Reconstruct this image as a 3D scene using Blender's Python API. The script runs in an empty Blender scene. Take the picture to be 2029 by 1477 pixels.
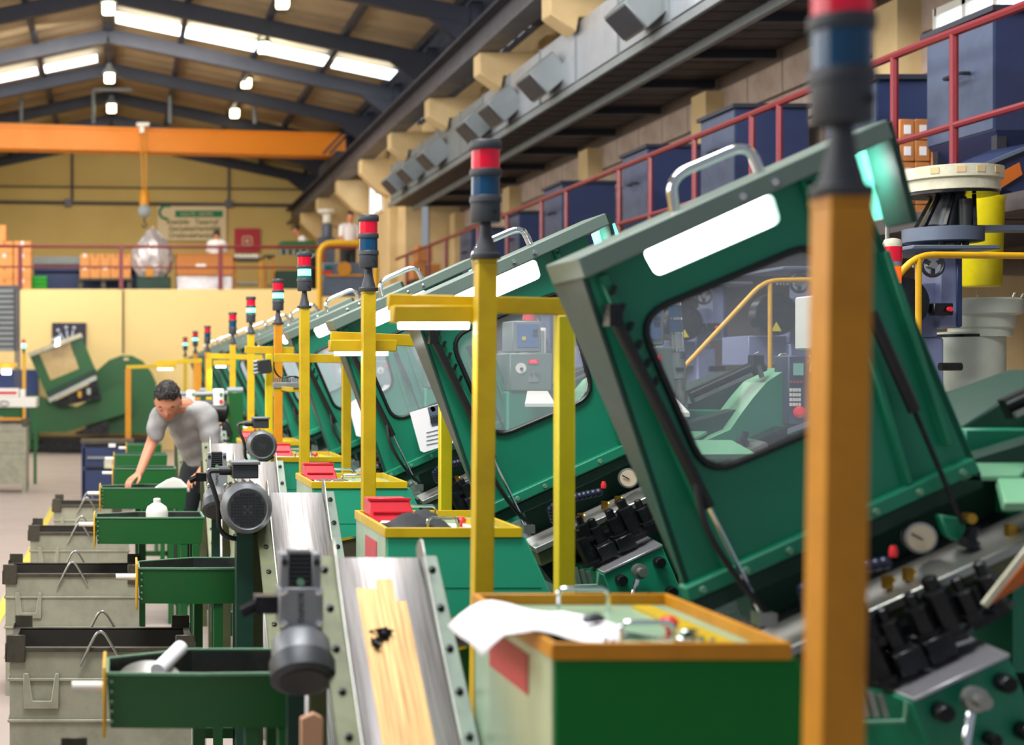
import bpy, bmesh, math, random
from mathutils import Vector, Matrix
random.seed(7)
PI = math.pi
C = bpy.context.scene.collection
SC = bpy.context.scene
# ------------------------------------------------------------------ camera
HC = 1.6; FP = 3000.0; VX = 240.0; VY = 742.0
cam = bpy.data.cameras.new('camera'); co = bpy.data.objects.new('camera', cam); C.objects.link(co)
co.location = (0, 0, HC); co.rotation_euler = (PI/2, 0, 0)
cam.sensor_width = 36; cam.lens = FP/2029*36
cam.shift_x = (1014.5-VX)/2029; cam.shift_y = (VY-738.5)/2029
cam.clip_start = 0.05; cam.clip_end = 200
cam.dof.use_dof = True; cam.dof.focus_distance = 6.3; cam.dof.aperture_fstop = 2.6
SC.camera = co
# ------------------------------------------------------------------ world and light
SC.view_settings.view_transform = 'Standard'; SC.view_settings.look = 'None'
SC.view_settings.gamma = 1.0; SC.view_settings.use_curve_mapping = False
SC.view_settings.exposure = 0.0
w = bpy.data.worlds.new('hall_light'); SC.world = w; w.use_nodes = True
w.node_tree.nodes['Background'].inputs[0].default_value = (0.80, 0.88, 1.0, 1)
w.node_tree.nodes['Background'].inputs[1].default_value = 0.33
def area(name, loc, target, sx, sy, power, col=(1, .97, .92)):
    l = bpy.data.lights.new(name, 'AREA'); l.shape = 'RECTANGLE'; l.size = sx; l.size_y = sy
    l.energy = power; l.color = col
    o = bpy.data.objects.new(name, l); C.objects.link(o); o.location = loc
    o.rotation_euler = (Vector(target)-Vector(loc)).to_track_quat('-Z', 'Y').to_euler()
    return o
area('window_daylight', (-5.6, 9.0, 4.4), (1.0, 9.0, 1.0), 18, 2.6, 620, (1, .99, .96))
area('window_daylight', (-5.6, 26.0, 4.6), (1.0, 26.0, 1.0), 14, 2.6, 520, (1, .97, .90))
for yy in (4.5, 9.5, 14.5, 20):
    area('roof_daylight', (1.0, yy, 7.0), (1.0, yy+.2, 0), 2.2, 2.6, 175, (1, .98, .95))
area('row_fill', (-.6, 3.2, 6.2), (1.2, 8.5, .8), 2.4, 1.2, 330, (1, .99, .96))  # unseen fill lights added to brighten the fronts of the row
area('row_fill', (-.2, 9.5, 6.6), (1.6, 15, .8), 2.4, 1.2, 260, (1, .98, .95))
area('roof_bounce', (0, 22, 5.6), (0, 26, 9), 6, 10, 90, (1, .93, .84))
area('mezzanine_daylight', (0, 36.5, 7.7), (0, 38, 3), 8, 2, 260, (1, .93, .78))
area('aisle_daylight', (-1, 27.5, 7.6), (-1, 31.5, 1.5), 8, 2, 520, (1, .93, .80))
area('annex_fill', (1.2, 7, 6.3), (6.3, 16, 3.2), 3, 1.5, 290, (1, .93, .85))  # unseen fill added in mid-hall to brighten the annex wall

# ------------------------------------------------------------------ materials
def lin(c):
    return tuple(((x/255)/12.92 if x/255 <= .04045 else ((x/255+.055)/1.055)**2.4) for x in c)
MATS = {}
def mat(name, rgb, rough=.5, metal=0.0, wear=0.0, wrgb=None, scale=6.0, stretch=(1, 1, 1), bump=0.0, emit=0, erg=None, spec=None, alpha=None):
    if name in MATS: return MATS[name]
    m = bpy.data.materials.new(name); m.use_nodes = True; MATS[name] = m
    nt = m.node_tree; b = nt.nodes['Principled BSDF']; L = nt.links.new
    col = lin(rgb)+(1,)
    b.inputs['Base Color'].default_value = col
    b.inputs['Roughness'].default_value = rough; b.inputs['Metallic'].default_value = metal
    if spec is not None: b.inputs['Specular IOR Level'].default_value = spec
    tc = nt.nodes.new('ShaderNodeTexCoord'); mp = nt.nodes.new('ShaderNodeMapping')
    mp.inputs['Scale'].default_value = stretch
    L(tc.outputs['Object'], mp.inputs['Vector'])
    nz = nt.nodes.new('ShaderNodeTexNoise'); nz.inputs['Scale'].default_value = scale
    nz.inputs['Detail'].default_value = 7; nz.inputs['Roughness'].default_value = .65
    L(mp.outputs[0], nz.inputs['Vector'])
    if wear > 0:
        rp = nt.nodes.new('ShaderNodeValToRGB')
        rp.color_ramp.elements[0].position = .42; rp.color_ramp.elements[1].position = .72
        rp.color_ramp.elements[0].color = (0, 0, 0, 1); rp.color_ramp.elements[1].color = (wear,)*3+(1,)
        L(nz.outputs['Fac'], rp.inputs[0])
        mx = nt.nodes.new('ShaderNodeMix'); mx.data_type = 'RGBA'
        mx.inputs[6].default_value = col
        mx.inputs[7].default_value = (lin(wrgb) if wrgb else tuple(c*.45 for c in col[:3]))+(1,)
        L(rp.outputs[0], mx.inputs[0]); L(mx.outputs[2], b.inputs['Base Color'])
        mr = nt.nodes.new('ShaderNodeMapRange'); mr.inputs[3].default_value = max(.05, rough-.1); mr.inputs[4].default_value = min(1, rough+.15)
        L(nz.outputs['Fac'], mr.inputs[0]); L(mr.outputs[0], b.inputs['Roughness'])
    if bump > 0:
        bp = nt.nodes.new('ShaderNodeBump'); bp.inputs['Strength'].default_value = bump; bp.inputs['Distance'].default_value = .01
        L(nz.outputs['Fac'], bp.inputs['Height']); L(bp.outputs[0], b.inputs['Normal'])
    if emit:
        b.inputs['Emission Color'].default_value = lin(erg or rgb)+(1,); b.inputs['Emission Strength'].default_value = emit
    return m
def glassmat(name, haze=.14, tint=(235, 240, 245)):
    m = bpy.data.materials.new(name); m.use_nodes = True; MATS[name] = m
    nt = m.node_tree; nt.nodes.clear(); N = nt.nodes.new; L = nt.links.new
    o = N('ShaderNodeOutputMaterial'); t = N('ShaderNodeBsdfTransparent'); t.inputs[0].default_value = (.97, .98, .98, 1)
    d = N('ShaderNodeBsdfDiffuse'); d.inputs[0].default_value = lin(tint)+(1,)
    g = N('ShaderNodeBsdfGlossy'); g.inputs['Roughness'].default_value = .06
    nz = N('ShaderNodeTexNoise'); nz.inputs['Scale'].default_value = 5; nz.inputs['Detail'].default_value = 6
    tc = N('ShaderNodeTexCoord'); L(tc.outputs['Object'], nz.inputs['Vector'])
    mr = N('ShaderNodeMapRange'); mr.inputs[3].default_value = haze*.5; mr.inputs[4].default_value = haze*1.6
    L(nz.outputs['Fac'], mr.inputs[0])
    a = N('ShaderNodeMixShader'); L(mr.outputs[0], a.inputs[0]); L(t.outputs[0], a.inputs[1]); L(d.outputs[0], a.inputs[2])
    fr = N('ShaderNodeFresnel'); fr.inputs[0].default_value = 1.45
    b = N('ShaderNodeMixShader'); L(fr.outputs[0], b.inputs[0]); L(a.outputs[0], b.inputs[1]); L(g.outputs[0], b.inputs[2])
    L(b.outputs[0], o.inputs[0]); return m
def brushed(name, rgb, rgb2, rough=.28, metal=.9):
    # metal sheet with streaks that run along the belt
    m = mat(name, rgb, rough, metal, wear=.85, wrgb=rgb2, scale=7, stretch=(22, .5, .5))
    return m
G_TEAL = mat('machine_green_paint', (26, 132, 100), .38, 0, .35, (14, 88, 66), 3.5)
G_HOOD = mat('hood_green_paint', (20, 128, 98), .35, 0, .3, (16, 92, 72), 2.5)
G_LIP = mat('hood_green_grey_sheen', (110, 128, 120), .3, .1, .3, (100, 124, 112), 4)  # same green as the hood, grey reflection put into the colour
G_CAB = mat('cabinet_green_paint', (40, 158, 126), .42, 0, .15, (30, 130, 104), 3)
G_CAB1 = mat('cabinet_green_shaded', (2, 112, 42), .6, 0, .25, (8, 96, 36), 3, spec=.25)  # same green as the other cabinets, shade put into the colour
G_SIDE = mat('lit_pale_green', (150, 178, 148), .3, 0, .5, (110, 150, 122), 5, (1, 1, .4))  # cabinet sides: light from the left put into the pale colour
OILY = mat('oily_dark_steel', (40, 46, 44), .3, .3, .6, (74, 66, 60), 12)
G_TR = mat('trough_green_paint', (20, 92, 42), .35, 0, .45, (44, 84, 38), 4, (1, 1, 1), .04)
G_EDGE = mat('worn_green_edge', (120, 170, 140), .3, .3, .5, (70, 120, 90), 20)
G_SIDEP = mat('hood_side_grey_reflection', (58, 80, 76), .35, 0, .5, (40, 58, 56), 3)  # hood green again, darker, with a grey reflection painted in
G_DARK = mat('dark_green_paint', (10, 58, 46), .45, 0, .3, (6, 34, 30), 5)
G_MINT = mat('lamplit_hood_green', (110, 236, 196), .3, 0, .1, (80, 205, 165), 3)  # lamp light on the inner hood face put into the colour
G_PALE = mat('pale_machine_green', (128, 190, 150), .3, 0, .3, (90, 160, 122), 5)
YEL = mat('yellow_paint', (206, 172, 10), .42, 0, .4, (158, 118, 6), 9)
YEL2 = mat('bright_yellow_paint', (212, 196, 12), .42, 0, .3, (180, 160, 10), 9)
YORG = mat('orange_yellow_paint', (204, 136, 4), .42, 0, .4, (150, 92, 2), 7)
RAILY = mat('handrail_yellow', (226, 172, 20), .35, 0, .3, (160, 110, 10), 14)
BLK = mat('black_plastic', (34, 36, 40), .45)
BLKM = mat('black_oxide_steel', (30, 31, 34), .24, .55, .4, (64, 66, 70), 12)
RUB = mat('black_rubber', (18, 20, 24), .4)
STACK = mat('stack_light_grey', (56, 60, 68), .5)
CHR = mat('chrome', (225, 228, 232), .12, 1)
STEEL = mat('machined_steel', (170, 172, 168), .3, .85, .4, (110, 104, 92), 12)
SILV = mat('aluminium_plate', (205, 205, 212), .3, .8, .4, (140, 140, 150), 18)
BELT = brushed('polished_conveyor_steel', (214, 210, 212), (128, 118, 112), .36, .62)
BRAS = mat('streaked_golden_steel', (186, 152, 100), .36, .55, .95, (104, 74, 44), 7, (26, .4, .4))
RAILM = mat('olive_painted_steel', (92, 98, 66), .4, .2, .5, (60, 62, 40), 9)
RAILG = mat('grey_green_steel', (112, 128, 116), .38, .3, .5, (80, 92, 82), 12)
REDL = mat('red_lens', (196, 10, 44), .18, 0, emit=.18, erg=(230, 20, 60))
BLUEL = mat('dark_blue_lens', (8, 66, 104), .15, 0)
CYANL = mat('lit_cyan_lens', (150, 240, 235), .2, 0, emit=2.2, erg=(110, 240, 225))
TEALL = mat('teal_lens', (8, 100, 88), .2, 0, emit=.15)
GREYM = mat('motor_grey', (118, 122, 128), .38, .35, .3, (84, 88, 92), 14)
GREYD = mat('dark_motor_grey', (62, 66, 72), .42, .3, .3, (40, 42, 46), 14)
BOXG = mat('terminal_box_grey', (134, 138, 144), .42, .1, .2, (84, 88, 96), 10)
REDB = mat('red_bin_plastic', (206, 22, 44), .35, 0, .25, (150, 14, 34), 12)
PAPER = mat('white_paper', (246, 244, 250), .7)
CLOTH = mat('dark_cloth', (48, 50, 54), .9, 0, .4, (28, 28, 30), 9)
REDK = mat('red_knob_plastic', (226, 44, 52), .3)
STICK = mat('red_sticker', (198, 62, 72), .5, 0, .4, (170, 88, 92), 30)
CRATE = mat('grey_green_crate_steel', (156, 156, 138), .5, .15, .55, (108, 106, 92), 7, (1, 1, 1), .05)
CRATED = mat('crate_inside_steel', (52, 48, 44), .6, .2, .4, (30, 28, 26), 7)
RUSTY = mat('worn_dark_steel', (84, 80, 70), .45, .5, .6, (48, 44, 38), 14)
WHITEP = mat('white_plastic', (238, 236, 230), .4)
LAMPW = mat('lit_fluorescent_tube', (255, 255, 255), .4, emit=9, erg=(244, 250, 255))
LAMPH = mat('lit_hood_lamp', (255, 255, 255), .4, emit=7, erg=(240, 248, 255))
HIBAY = mat('lit_high_bay_lamp', (255, 250, 225), .4, emit=7, erg=(255, 246, 200))
SKYL = mat('lit_roof_light_sheet', (235, 245, 250), .5, emit=3.2, erg=(236, 248, 250))
GLASS = glassmat('hazy_acrylic', .21, (225, 235, 248))
GLASSD = glassmat('beige_reflection_acrylic', .62, (226, 200, 150))  # reflection of the beige wall put into the pane as a tint
WINL = mat('daylit_window_pane', (225, 235, 245), .3, emit=1.6, erg=(222, 234, 246))
FLOORM = mat('sealed_concrete_floor', (176, 162, 156), .35, 0, .4, (148, 136, 132), 1.6, (1, 1, 1), .02)
FLINE = mat('yellow_floor_paint', (214, 196, 70), .5, 0, .5, (176, 160, 96), 5)
WALLY = mat('yellow_plaster', (200, 176, 112), .85, 0, .3, (176, 150, 90), .8)
WALLC = mat('cream_plaster', (240, 214, 152), .85, 0, .25, (222, 190, 128), 1.1)
CONC = mat('beige_concrete', (206, 180, 134), .8, 0, .4, (170, 144, 104), 2.2)
BLOCKM = mat('pinkish_concrete_block', (180, 162, 150), .85, 0, .5, (126, 108, 96), 3)
JOINT = mat('grey_mortar', (104, 92, 84), .9)
ROOFM = mat('brown_roof_sheet', (156, 136, 108), .6, .1, .4, (106, 92, 74), 1.2)
STRUCT = mat('dark_blue_grey_steel', (44, 48, 62), .5, .2, .3, (30, 32, 42), 3)
RUNW = mat('grey_runway_steel', (84, 84, 94), .45, .3, .4, (60, 58, 66), 2.5)
ORANGE = mat('crane_orange_paint', (236, 140, 24), .45, 0, .3, (212, 118, 16), 1.6)
GALV = mat('galvanised_sheet', (176, 182, 192), .35, .6, .5, (146, 150, 160), 3, (1, 1, 1))
GALVD = mat('dull_galvanised_sheet', (132, 140, 144), .45, .3, .4, (110, 116, 120), 3)
GRATE = mat('dark_walkway_steel', (66, 60, 62), .6, .2, .5, (44, 40, 42), 6)
REDR = mat('red_rail_paint', (118, 26, 38), .35, 0, .3, (116, 34, 46), 12)
BLUE = mat('navy_hopper_paint', (38, 52, 92), .45, .1, .4, (24, 38, 74), 3)
HOPS = mat('worn_hopper_side_paint', (66, 80, 108), .45, .1, .5, (44, 56, 84), 4)
BLUEG = mat('grey_blue_paint', (92, 104, 124), .45, .1, .4, (72, 80, 96), 4)
BLUEM = mat('slate_blue_paint', (122, 130, 168), .4, .1, .3, (76, 84, 112), 4)
CARD = mat('cardboard', (196, 128, 72), .8, 0, .25, (172, 108, 60), 8)
CARDP = mat('pale_cardboard', (226, 158, 96), .8, 0, .2, (204, 136, 80), 5)
GREENB = mat('bright_green_plastic', (24, 160, 24), .5)
BLUEB = mat('blue_plastic_crate', (38, 60, 112), .5)
FOIL = mat('crumpled_clear_wrap', (206, 200, 206), .2, .35, .5, (120, 116, 122), 5, (1, 1, 1), .8)
CREAM = mat('cream_painted_ring', (206, 204, 182), .5, 0, .45, (140, 130, 106), 12)
BARR = mat('yellow_barrel_plastic', (222, 206, 16), .35, 0, .45, (150, 140, 20), 6)
WHITEM = mat('white_enamel', (206, 214, 200), .35, 0, .4, (160, 172, 156), 4)
SKIN = mat('skin', (206, 138, 108), .5, 0, .2, (188, 118, 92), 9)
HAIR = mat('dark_hair', (34, 30, 30), .5, 0, .6, (16, 14, 14), 40, (1, 1, 1), .5)
SHIRT = mat('grey_shirt_cloth', (160, 160, 162), .85, 0, .5, (134, 134, 138), 7, (1, 1, 1), .35)
TROUS = mat('dark_trousers_cloth', (40, 46, 50), .85)
WSHIRT = mat('white_shirt_cloth', (240, 238, 244), .85)
PINK = mat('lips_skin', (170, 92, 82), .5)
WOOD = mat('pale_pine_wood', (196, 150, 120), .6, 0, .4, (170, 124, 94), 8, (1, 1, .2))
SHELL = mat('grey_console_enamel', (128, 136, 136), .42, .05, .2, (104, 112, 112), 5)
NAVYP = mat('navy_keypad_panel', (66, 74, 96), .45)
SCRN = mat('pale_green_screen', (130, 180, 166), .3, emit=.3)
DIALW = mat('white_dial_face', (236, 232, 224), .5)
DIALC = mat('cream_dial_face', (206, 190, 164), .5)
REDD = mat('red_digits', (255, 60, 60), .4, emit=2.5, erg=(255, 50, 60))
BLUEP = mat('blue_display_panel', (74, 104, 156), .4)
SIGNW = mat('sign_cream_board', (222, 204, 170), .7)
SIGNG = mat('sign_green_band', (30, 128, 84), .7)
SIGNT = mat('sign_olive_lettering', (112, 110, 62), .7)
SIGNR = mat('sign_red_board', (182, 40, 62), .6)
POST = mat('poster_dark_print', (44, 42, 62), .6)
POSTH = mat('poster_pale_print', (190, 200, 220), .6)
BRASSF = mat('brass_fitting', (196, 150, 60), .3, .9)
BLUEH = mat('blue_black_hose', (26, 32, 58), .3)
ORCLOTH = mat('orange_leather_apron', (186, 96, 30), .5, 0, .4, (130, 60, 20), 6)

# ------------------------------------------------------------------ geometry helpers
def P(px, py, D):                      # world point whose depth is D
    return Vector(((px-VX)*D/FP, D, HC-(py-VY)*D/FP))
def XZ(pts, D):
    return [(p.x, p.z) for p in (P(a, b, D) for a, b in pts)]
OFF = {}
class MB:
    def __init__(s, dy=0.0): s.bm = bmesh.new(); s.dy = dy
    def face(s, pts, smooth=False):
        vs = [s.bm.verts.new(p) for p in pts]; f = s.bm.faces.new(vs); f.smooth = smooth; return f
    def mesh(s, vs, fs, smooth=False):
        v = [s.bm.verts.new(p) for p in vs]
        for f in fs:
            try: q = s.bm.faces.new([v[i] for i in f]); q.smooth = smooth
            except ValueError: pass
        return s
    def box(s, a, b, M=None):
        x0, y0, z0 = a; x1, y1, z1 = b
        vs = [Vector((x, y, z)) for x in (x0, x1) for y in (y0, y1) for z in (z0, z1)]
        if M: vs = [M @ v for v in vs]
        return s.mesh(vs, [(0, 1, 3, 2), (4, 6, 7, 5), (0, 4, 5, 1), (2, 3, 7, 6), (0, 2, 6, 4), (1, 5, 7, 3)])
    def cbox(s, c, d, M=None):
        R = M.to_4x4() if M else Matrix.Identity(4)
        T = Matrix.Translation(c) @ R
        return s.box([-x/2 for x in d], [x/2 for x in d], T)
    def hexa(s, f, b):                 # front quad and back quad
        vs = list(f)+list(b); n = len(f)
        fs = [tuple(range(n)), tuple(range(2*n-1, n-1, -1))]+[(i, i+n, (i+1) % n+n, (i+1) % n) for i in range(n)]
        return s.mesh(vs, fs)
    def prism(s, xz, y0, y1):          # polygon in the XZ plane pushed through depth
        return s.hexa([Vector((x, y0, z)) for x, z in xz], [Vector((x, y1, z)) for x, z in xz])
    def pprism(s, pts, D, depth, D0=None):
        y0 = D if D0 is None else D0
        return s.prism(XZ(pts, D), y0, y0+depth)
    def zprism(s, xy, z0, z1):
        return s.hexa([Vector((x, y, z0)) for x, y in xy], [Vector((x, y, z1)) for x, y in xy])
    def bar(s, p, q, wd, h, up=(0, 0, 1)):
        p = Vector(p); q = Vector(q); d = (q-p); L = d.length; d.normalize()
        u = Vector(up); sd = d.cross(u)
        if sd.length < 1e-4: sd = d.cross(Vector((0, 1, 0)))
        sd.normalize(); u = sd.cross(d)
        f = []; b = []
        for a, c in ((-1, -1), (1, -1), (1, 1), (-1, 1)):
            o = sd*a*wd/2+u*c*h/2; f.append(p+o); b.append(q+o)
        return s.hexa(f, b)
    def tube(s, path, r, seg=8, closed=False):
        path = [Vector(p) for p in path]; n = len(path); rings = []
        rr = r if isinstance(r, (list, tuple)) else [r]*n
        prev = None
        for i, p in enumerate(path):
            a = path[i-1] if i > 0 else (path[-1] if closed else path[0])
            b = path[i+1] if i < n-1 else (path[0] if closed else path[-1])
            t = (b-a).normalized()
            if prev is None:
                u = t.orthogonal().normalized()
            else:
                u = (prev-t*prev.dot(t)).normalized()
            prev = u; v = t.cross(u)
            rings.append([s.bm.verts.new(p+(u*math.cos(2*PI*k/seg)+v*math.sin(2*PI*k/seg))*rr[i]) for k in range(seg)])
        m = n if closed else n-1
        for i in range(m):
            A = rings[i]; B = rings[(i+1) % n]; sh = 0
            if closed and i == n-1:
                sh = min(range(seg), key=lambda k: (A[0].co-B[k].co).length)
            for k in range(seg):
                f = s.bm.faces.new([A[k], A[(k+1) % seg], B[(k+1+sh) % seg], B[(k+sh) % seg]]); f.smooth = True
        if not closed:
            s.bm.faces.new(rings[0][::-1]); s.bm.faces.new(rings[-1])
        return s
    def cyl(s, p, q, r, r2=None, seg=16): return s.tube([p, q], [r, r if r2 is None else r2], seg)
    def lathe(s, prof, o, axis=(0, 0, 1), seg=20, smooth=False):   # prof = (radius, height)
        ax = Vector(axis).normalized(); u = ax.orthogonal().normalized(); v = ax.cross(u); o = Vector(o)
        rings = []
        for r, h in prof:
            rings.append([s.bm.verts.new(o+ax*h+(u*math.cos(2*PI*k/seg)+v*math.sin(2*PI*k/seg))*max(r, 1e-4)) for k in range(seg)])
        for A, B in zip(rings, rings[1:]):
            for k in range(seg):
                f = s.bm.faces.new([A[k], A[(k+1) % seg], B[(k+1) % seg], B[k]]); f.smooth = smooth or True
        s.bm.faces.new(rings[0][::-1]); s.bm.faces.new(rings[-1]); return s
    def ball(s, c, r, sc=(1, 1, 1), seg=12, rings=8):
        M = Matrix.Translation(c) @ Matrix.Diagonal((r*sc[0], r*sc[1], r*sc[2], 1))
        res = bmesh.ops.create_uvsphere(s.bm, u_segments=seg, v_segments=rings, radius=1, matrix=M)
        for v in res['verts']:
            for f in v.link_faces: f.smooth = True
        return s
    def build(s, name, m, parent=None, bevel=0, bseg=2, origin=None, label=None):
        bmesh.ops.recalc_face_normals(s.bm, faces=s.bm.faces)
        off = OFF[parent.name] if parent is not None else Vector(origin or (0, 0, 0))
        if s.dy or off.length:
            bmesh.ops.translate(s.bm, vec=Vector((0, s.dy, 0))-off, verts=s.bm.verts)
        me = bpy.data.meshes.new(name); s.bm.to_mesh(me); s.bm.free()
        # keep flat look on planar caps: sharpen by angle
        try: me.set_sharp_from_angle(angle=math.radians(38))
        except Exception: pass
        o = bpy.data.objects.new(name, me); C.objects.link(o)
        me.materials.append(m)
        if parent is not None: o.parent = parent; OFF[o.name] = off.copy()
        else: o.location = off; OFF[o.name] = off.copy()
        if bevel:
            b = o.modifiers.new('bevel', 'BEVEL'); b.width = bevel; b.segments = bseg; b.limit_method = 'ANGLE'; b.angle_limit = math.radians(40)
        if label: o['label'] = label
        return o
def roundpoly(pts, r, n=5):
    out = []; N = len(pts)
    for i in range(N):
        p = Vector(pts[i]); a = Vector(pts[i-1]); b = Vector(pts[(i+1) % N])
        u = (a-p); v = (b-p); ru = min(r, u.length*.45); rv = min(r, v.length*.45)
        s0 = p+u.normalized()*ru; s1 = p+v.normalized()*rv
        for k in range(n+1):
            t = k/n; out.append(s0*(1-t)**2+p*2*t*(1-t)+s1*t**2)
    return out
def fillet(pts, r, n=4):
    out = [Vector(pts[0])]
    for i in range(1, len(pts)-1):
        p = Vector(pts[i]); u = Vector(pts[i-1])-p; v = Vector(pts[i+1])-p
        ru = min(r, u.length*.48); rv = min(r, v.length*.48)
        s0 = p+u.normalized()*ru; s1 = p+v.normalized()*rv
        for k in range(n+1):
            t = k/n; out.append(s0*(1-t)**2+p*2*t*(1-t)+s1*t**2)
    out.append(Vector(pts[-1])); return out
def plate(name, outer, holes, y0, y1, m, parent=None, dy=0, origin=None, bevel=0):
    cu = bpy.data.curves.new(name, 'CURVE'); cu.dimensions = '2D'; cu.fill_mode = 'BOTH'; cu.extrude = (y1-y0)/2
    for loop in [outer]+holes:
        sp = cu.splines.new('POLY'); sp.points.add(len(loop)-1); sp.use_cyclic_u = True
        for i, q in enumerate(loop): sp.points[i].co = (q[0], q[1], 0, 1)
    t = bpy.data.objects.new('tmp', cu); C.objects.link(t)
    dg = bpy.context.evaluated_depsgraph_get(); dg.update()
    me = bpy.data.meshes.new_from_object(t.evaluated_get(dg)); bpy.data.objects.remove(t); bpy.data.curves.remove(cu)
    b = MB(dy); b.bm.from_mesh(me); bpy.data.meshes.remove(me)
    for v in b.bm.verts: v.co = Vector((v.co.x, (y0+y1)/2+v.co.z, v.co.y))
    for f in b.bm.faces: f.smooth = False
    bmesh.ops.remove_doubles(b.bm, verts=b.bm.verts, dist=1e-5)
    return b.build(name, m, parent, bevel, 1, origin)
def text(body, size, m, parent, loc, rot=(PI/2, 0, 0), name='lettering', ext=.001, align='CENTER', bold=0):
    cu = bpy.data.curves.new('t', 'FONT'); cu.body = body; cu.size = size; cu.extrude = ext; cu.align_x = align; cu.align_y = 'CENTER'
    cu.offset = bold; cu.resolution_u = 2
    t = bpy.data.objects.new('t', cu); C.objects.link(t)
    dg = bpy.context.evaluated_depsgraph_get(); dg.update()
    me = bpy.data.meshes.new_from_object(t.evaluated_get(dg)); bpy.data.objects.remove(t)
    from mathutils import Euler
    M = Matrix.Translation(Vector(loc)-OFF[parent.name]) @ Euler(rot).to_matrix().to_4x4()
    me.transform(M); me.materials.clear(); me.materials.append(m); me.name = name
    o = bpy.data.objects.new(name, me); C.objects.link(o); o.parent = parent; OFF[o.name] = OFF[parent.name]
    return o
def tag(o, label=None, cat=None, group=None, kind=None):
    if label: o['label'] = label
    if cat: o['category'] = cat
    if group: o['group'] = group
    if kind: o['kind'] = kind
    return o
def thing(name, label, cat, loc=(0, 0, 0), group=None):
    o = bpy.data.objects.new(name, None); C.objects.link(o); o.location = loc; o.empty_display_size = .1
    OFF[o.name] = Vector(loc); return tag(o, label, cat, group)
def kids(o): return [c for c in bpy.data.objects if c.parent == o]
def tree(o, kidmap):
    return [(c, tree(c, kidmap)) for c in kidmap.get(o.name, [])]
def copy_tree(root, loc, label, group=None, skip=()):
    km = {}
    for c in bpy.data.objects:
        if c.parent: km.setdefault(c.parent.name, []).append(c)
    def rec(o, par):
        c = o.copy(); C.objects.link(c)
        if par is not None: c.parent = par
        for ch in km.get(o.name, []):
            if ch.name.split('.')[0] in skip: continue
            rec(ch, c)
        return c
    r = rec(root, None); r.location = loc; r['label'] = label
    if group: r['group'] = group
    OFF[r.name] = Vector(loc)
    return r
ORD = ['nearest', 'second', 'third', 'fourth', 'fifth', 'sixth', 'seventh', 'eighth', 'ninth', 'tenth', 'eleventh', 'twelfth']
PITCH = 2.0
# ================================================================== SETTING
ORD_ = ['first', 'second', 'third', 'fourth', 'fifth', 'sixth']
def struct(o): o['kind'] = 'structure'; return o
struct(MB().box((-8, -3, -.1), (8, 43, 0)).build('floor', FLOORM))
struct(MB().box((-.845, 3, 0), (-.775, 20, .004)).build('trim_1', FLINE))
struct(MB().box((-8, 32.0, 0), (5.3, 32.2, 3.4)).build('wall_mezzanine', WALLC))
struct(MB().box((-8, 32.2, 3.25), (5.3, 42, 3.4)).build('floor_mezzanine', CONC))
struct(MB().box((-8, 42, 0), (5.6, 42.2, 9)).build('wall_back', WALLY))
struct(MB().box((-6.2, -3, 0), (-6, 42, 3.2)).box((-6.2, -3, 5.8), (-6, 42, 7.3)).build('wall_left', WALLC))
# back wall pipes and seams
cb = MB()
for (x0, y0, x1, y1, r) in ((-120, 399, 640, 408, .045), (-120, 368, 640, 376, .02), (143, 300, 143, 402, .035), (453, 300, 453, 406, .03)):
    cb.tube([P(x0, y0, 41.93), P(x1, y1, 41.93)], r, 8)
cb.cbox(P(135, 402, 41.9), (.2, .1, .2)).cbox(P(453, 404, 41.9), (.2, .1, .2))
struct(cb.build('trim_2', RUNW))
struct(MB().tube([P(244, 576, 31.96), P(244, 700, 31.96)], .018, 6).build('trim_3', CRATED))
# right hall wall above the duct, columns, corbels
wr = struct(MB().box((5.6, -3, 4.8), (5.75, 42, 6.25)).box((5.3, 28.2, 0), (5.6, 42, 6.25)).build('wall_right', CONC))
FR = [13.2, 16.4, 19.6, 22.8, 26.0, 29.2, 32.4, 35.6, 38.8]
for y in FR:
    z0 = 4.8 if y < 28 else 0
    b = MB().box((5.45 if y < 28 else 5.15, y-.2, z0), (5.6, y+.2, 5.95)); b.build('pilaster', CONC, wr)
    xz = [(4.6, 5.74), (4.6, 5.47), (4.88, 5.27), (4.91, 5.43), (5.6, 5.43), (5.6, 5.74)] if y < 28 else [(4.6, 5.74), (4.6, 5.47), (4.95, 5.1), (5.15, 5.02), (5.6, 5.02), (5.6, 5.74)]
    MB().prism(xz, y-.17, y+.17).build('corbel', CONC, wr, .012, 1)
# crane runway beam
rb = thing('runway_beam', 'long grey steel crane rail beam resting on the beige corbels', 'beam', (4.7, 5, 5.74))
MB().box((4.56, 5, 5.74), (4.86, 41.8, 5.78)).build('bottom_flange', RUNW, rb)
MB().box((4.69, 5, 5.78), (4.73, 41.8, 6.1)).build('web', RUNW, rb)
MB().box((4.54, 5, 6.1), (4.88, 41.8, 6.14)).build('top_flange', STRUCT, rb)
MB().box((4.68, 5, 6.14), (4.74, 41.8, 6.19)).build('rail', RUSTY, rb)
# clerestory
n = 0
for a, b in zip(FR, FR[1:]):
    n += 1
    struct(MB().box((5.62, a+.15, 6.35), (5.66, b-.15, 6.95)).build('window_%d' % n, WINL if n % 2 else GALVD))
    m = MB()
    for k in range(0, 6):
        yy = a+.15+(b-a-.3)*k/5; m.box((5.58, yy-.03, 6.3), (5.7, yy+.03, 7.0))
    m.box((5.58, a, 6.25), (5.72, b, 6.35)).box((5.58, a, 6.95), (5.72, b, 7.3)); struct(m.build('trim_%d' % (n+3), STRUCT))
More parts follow.
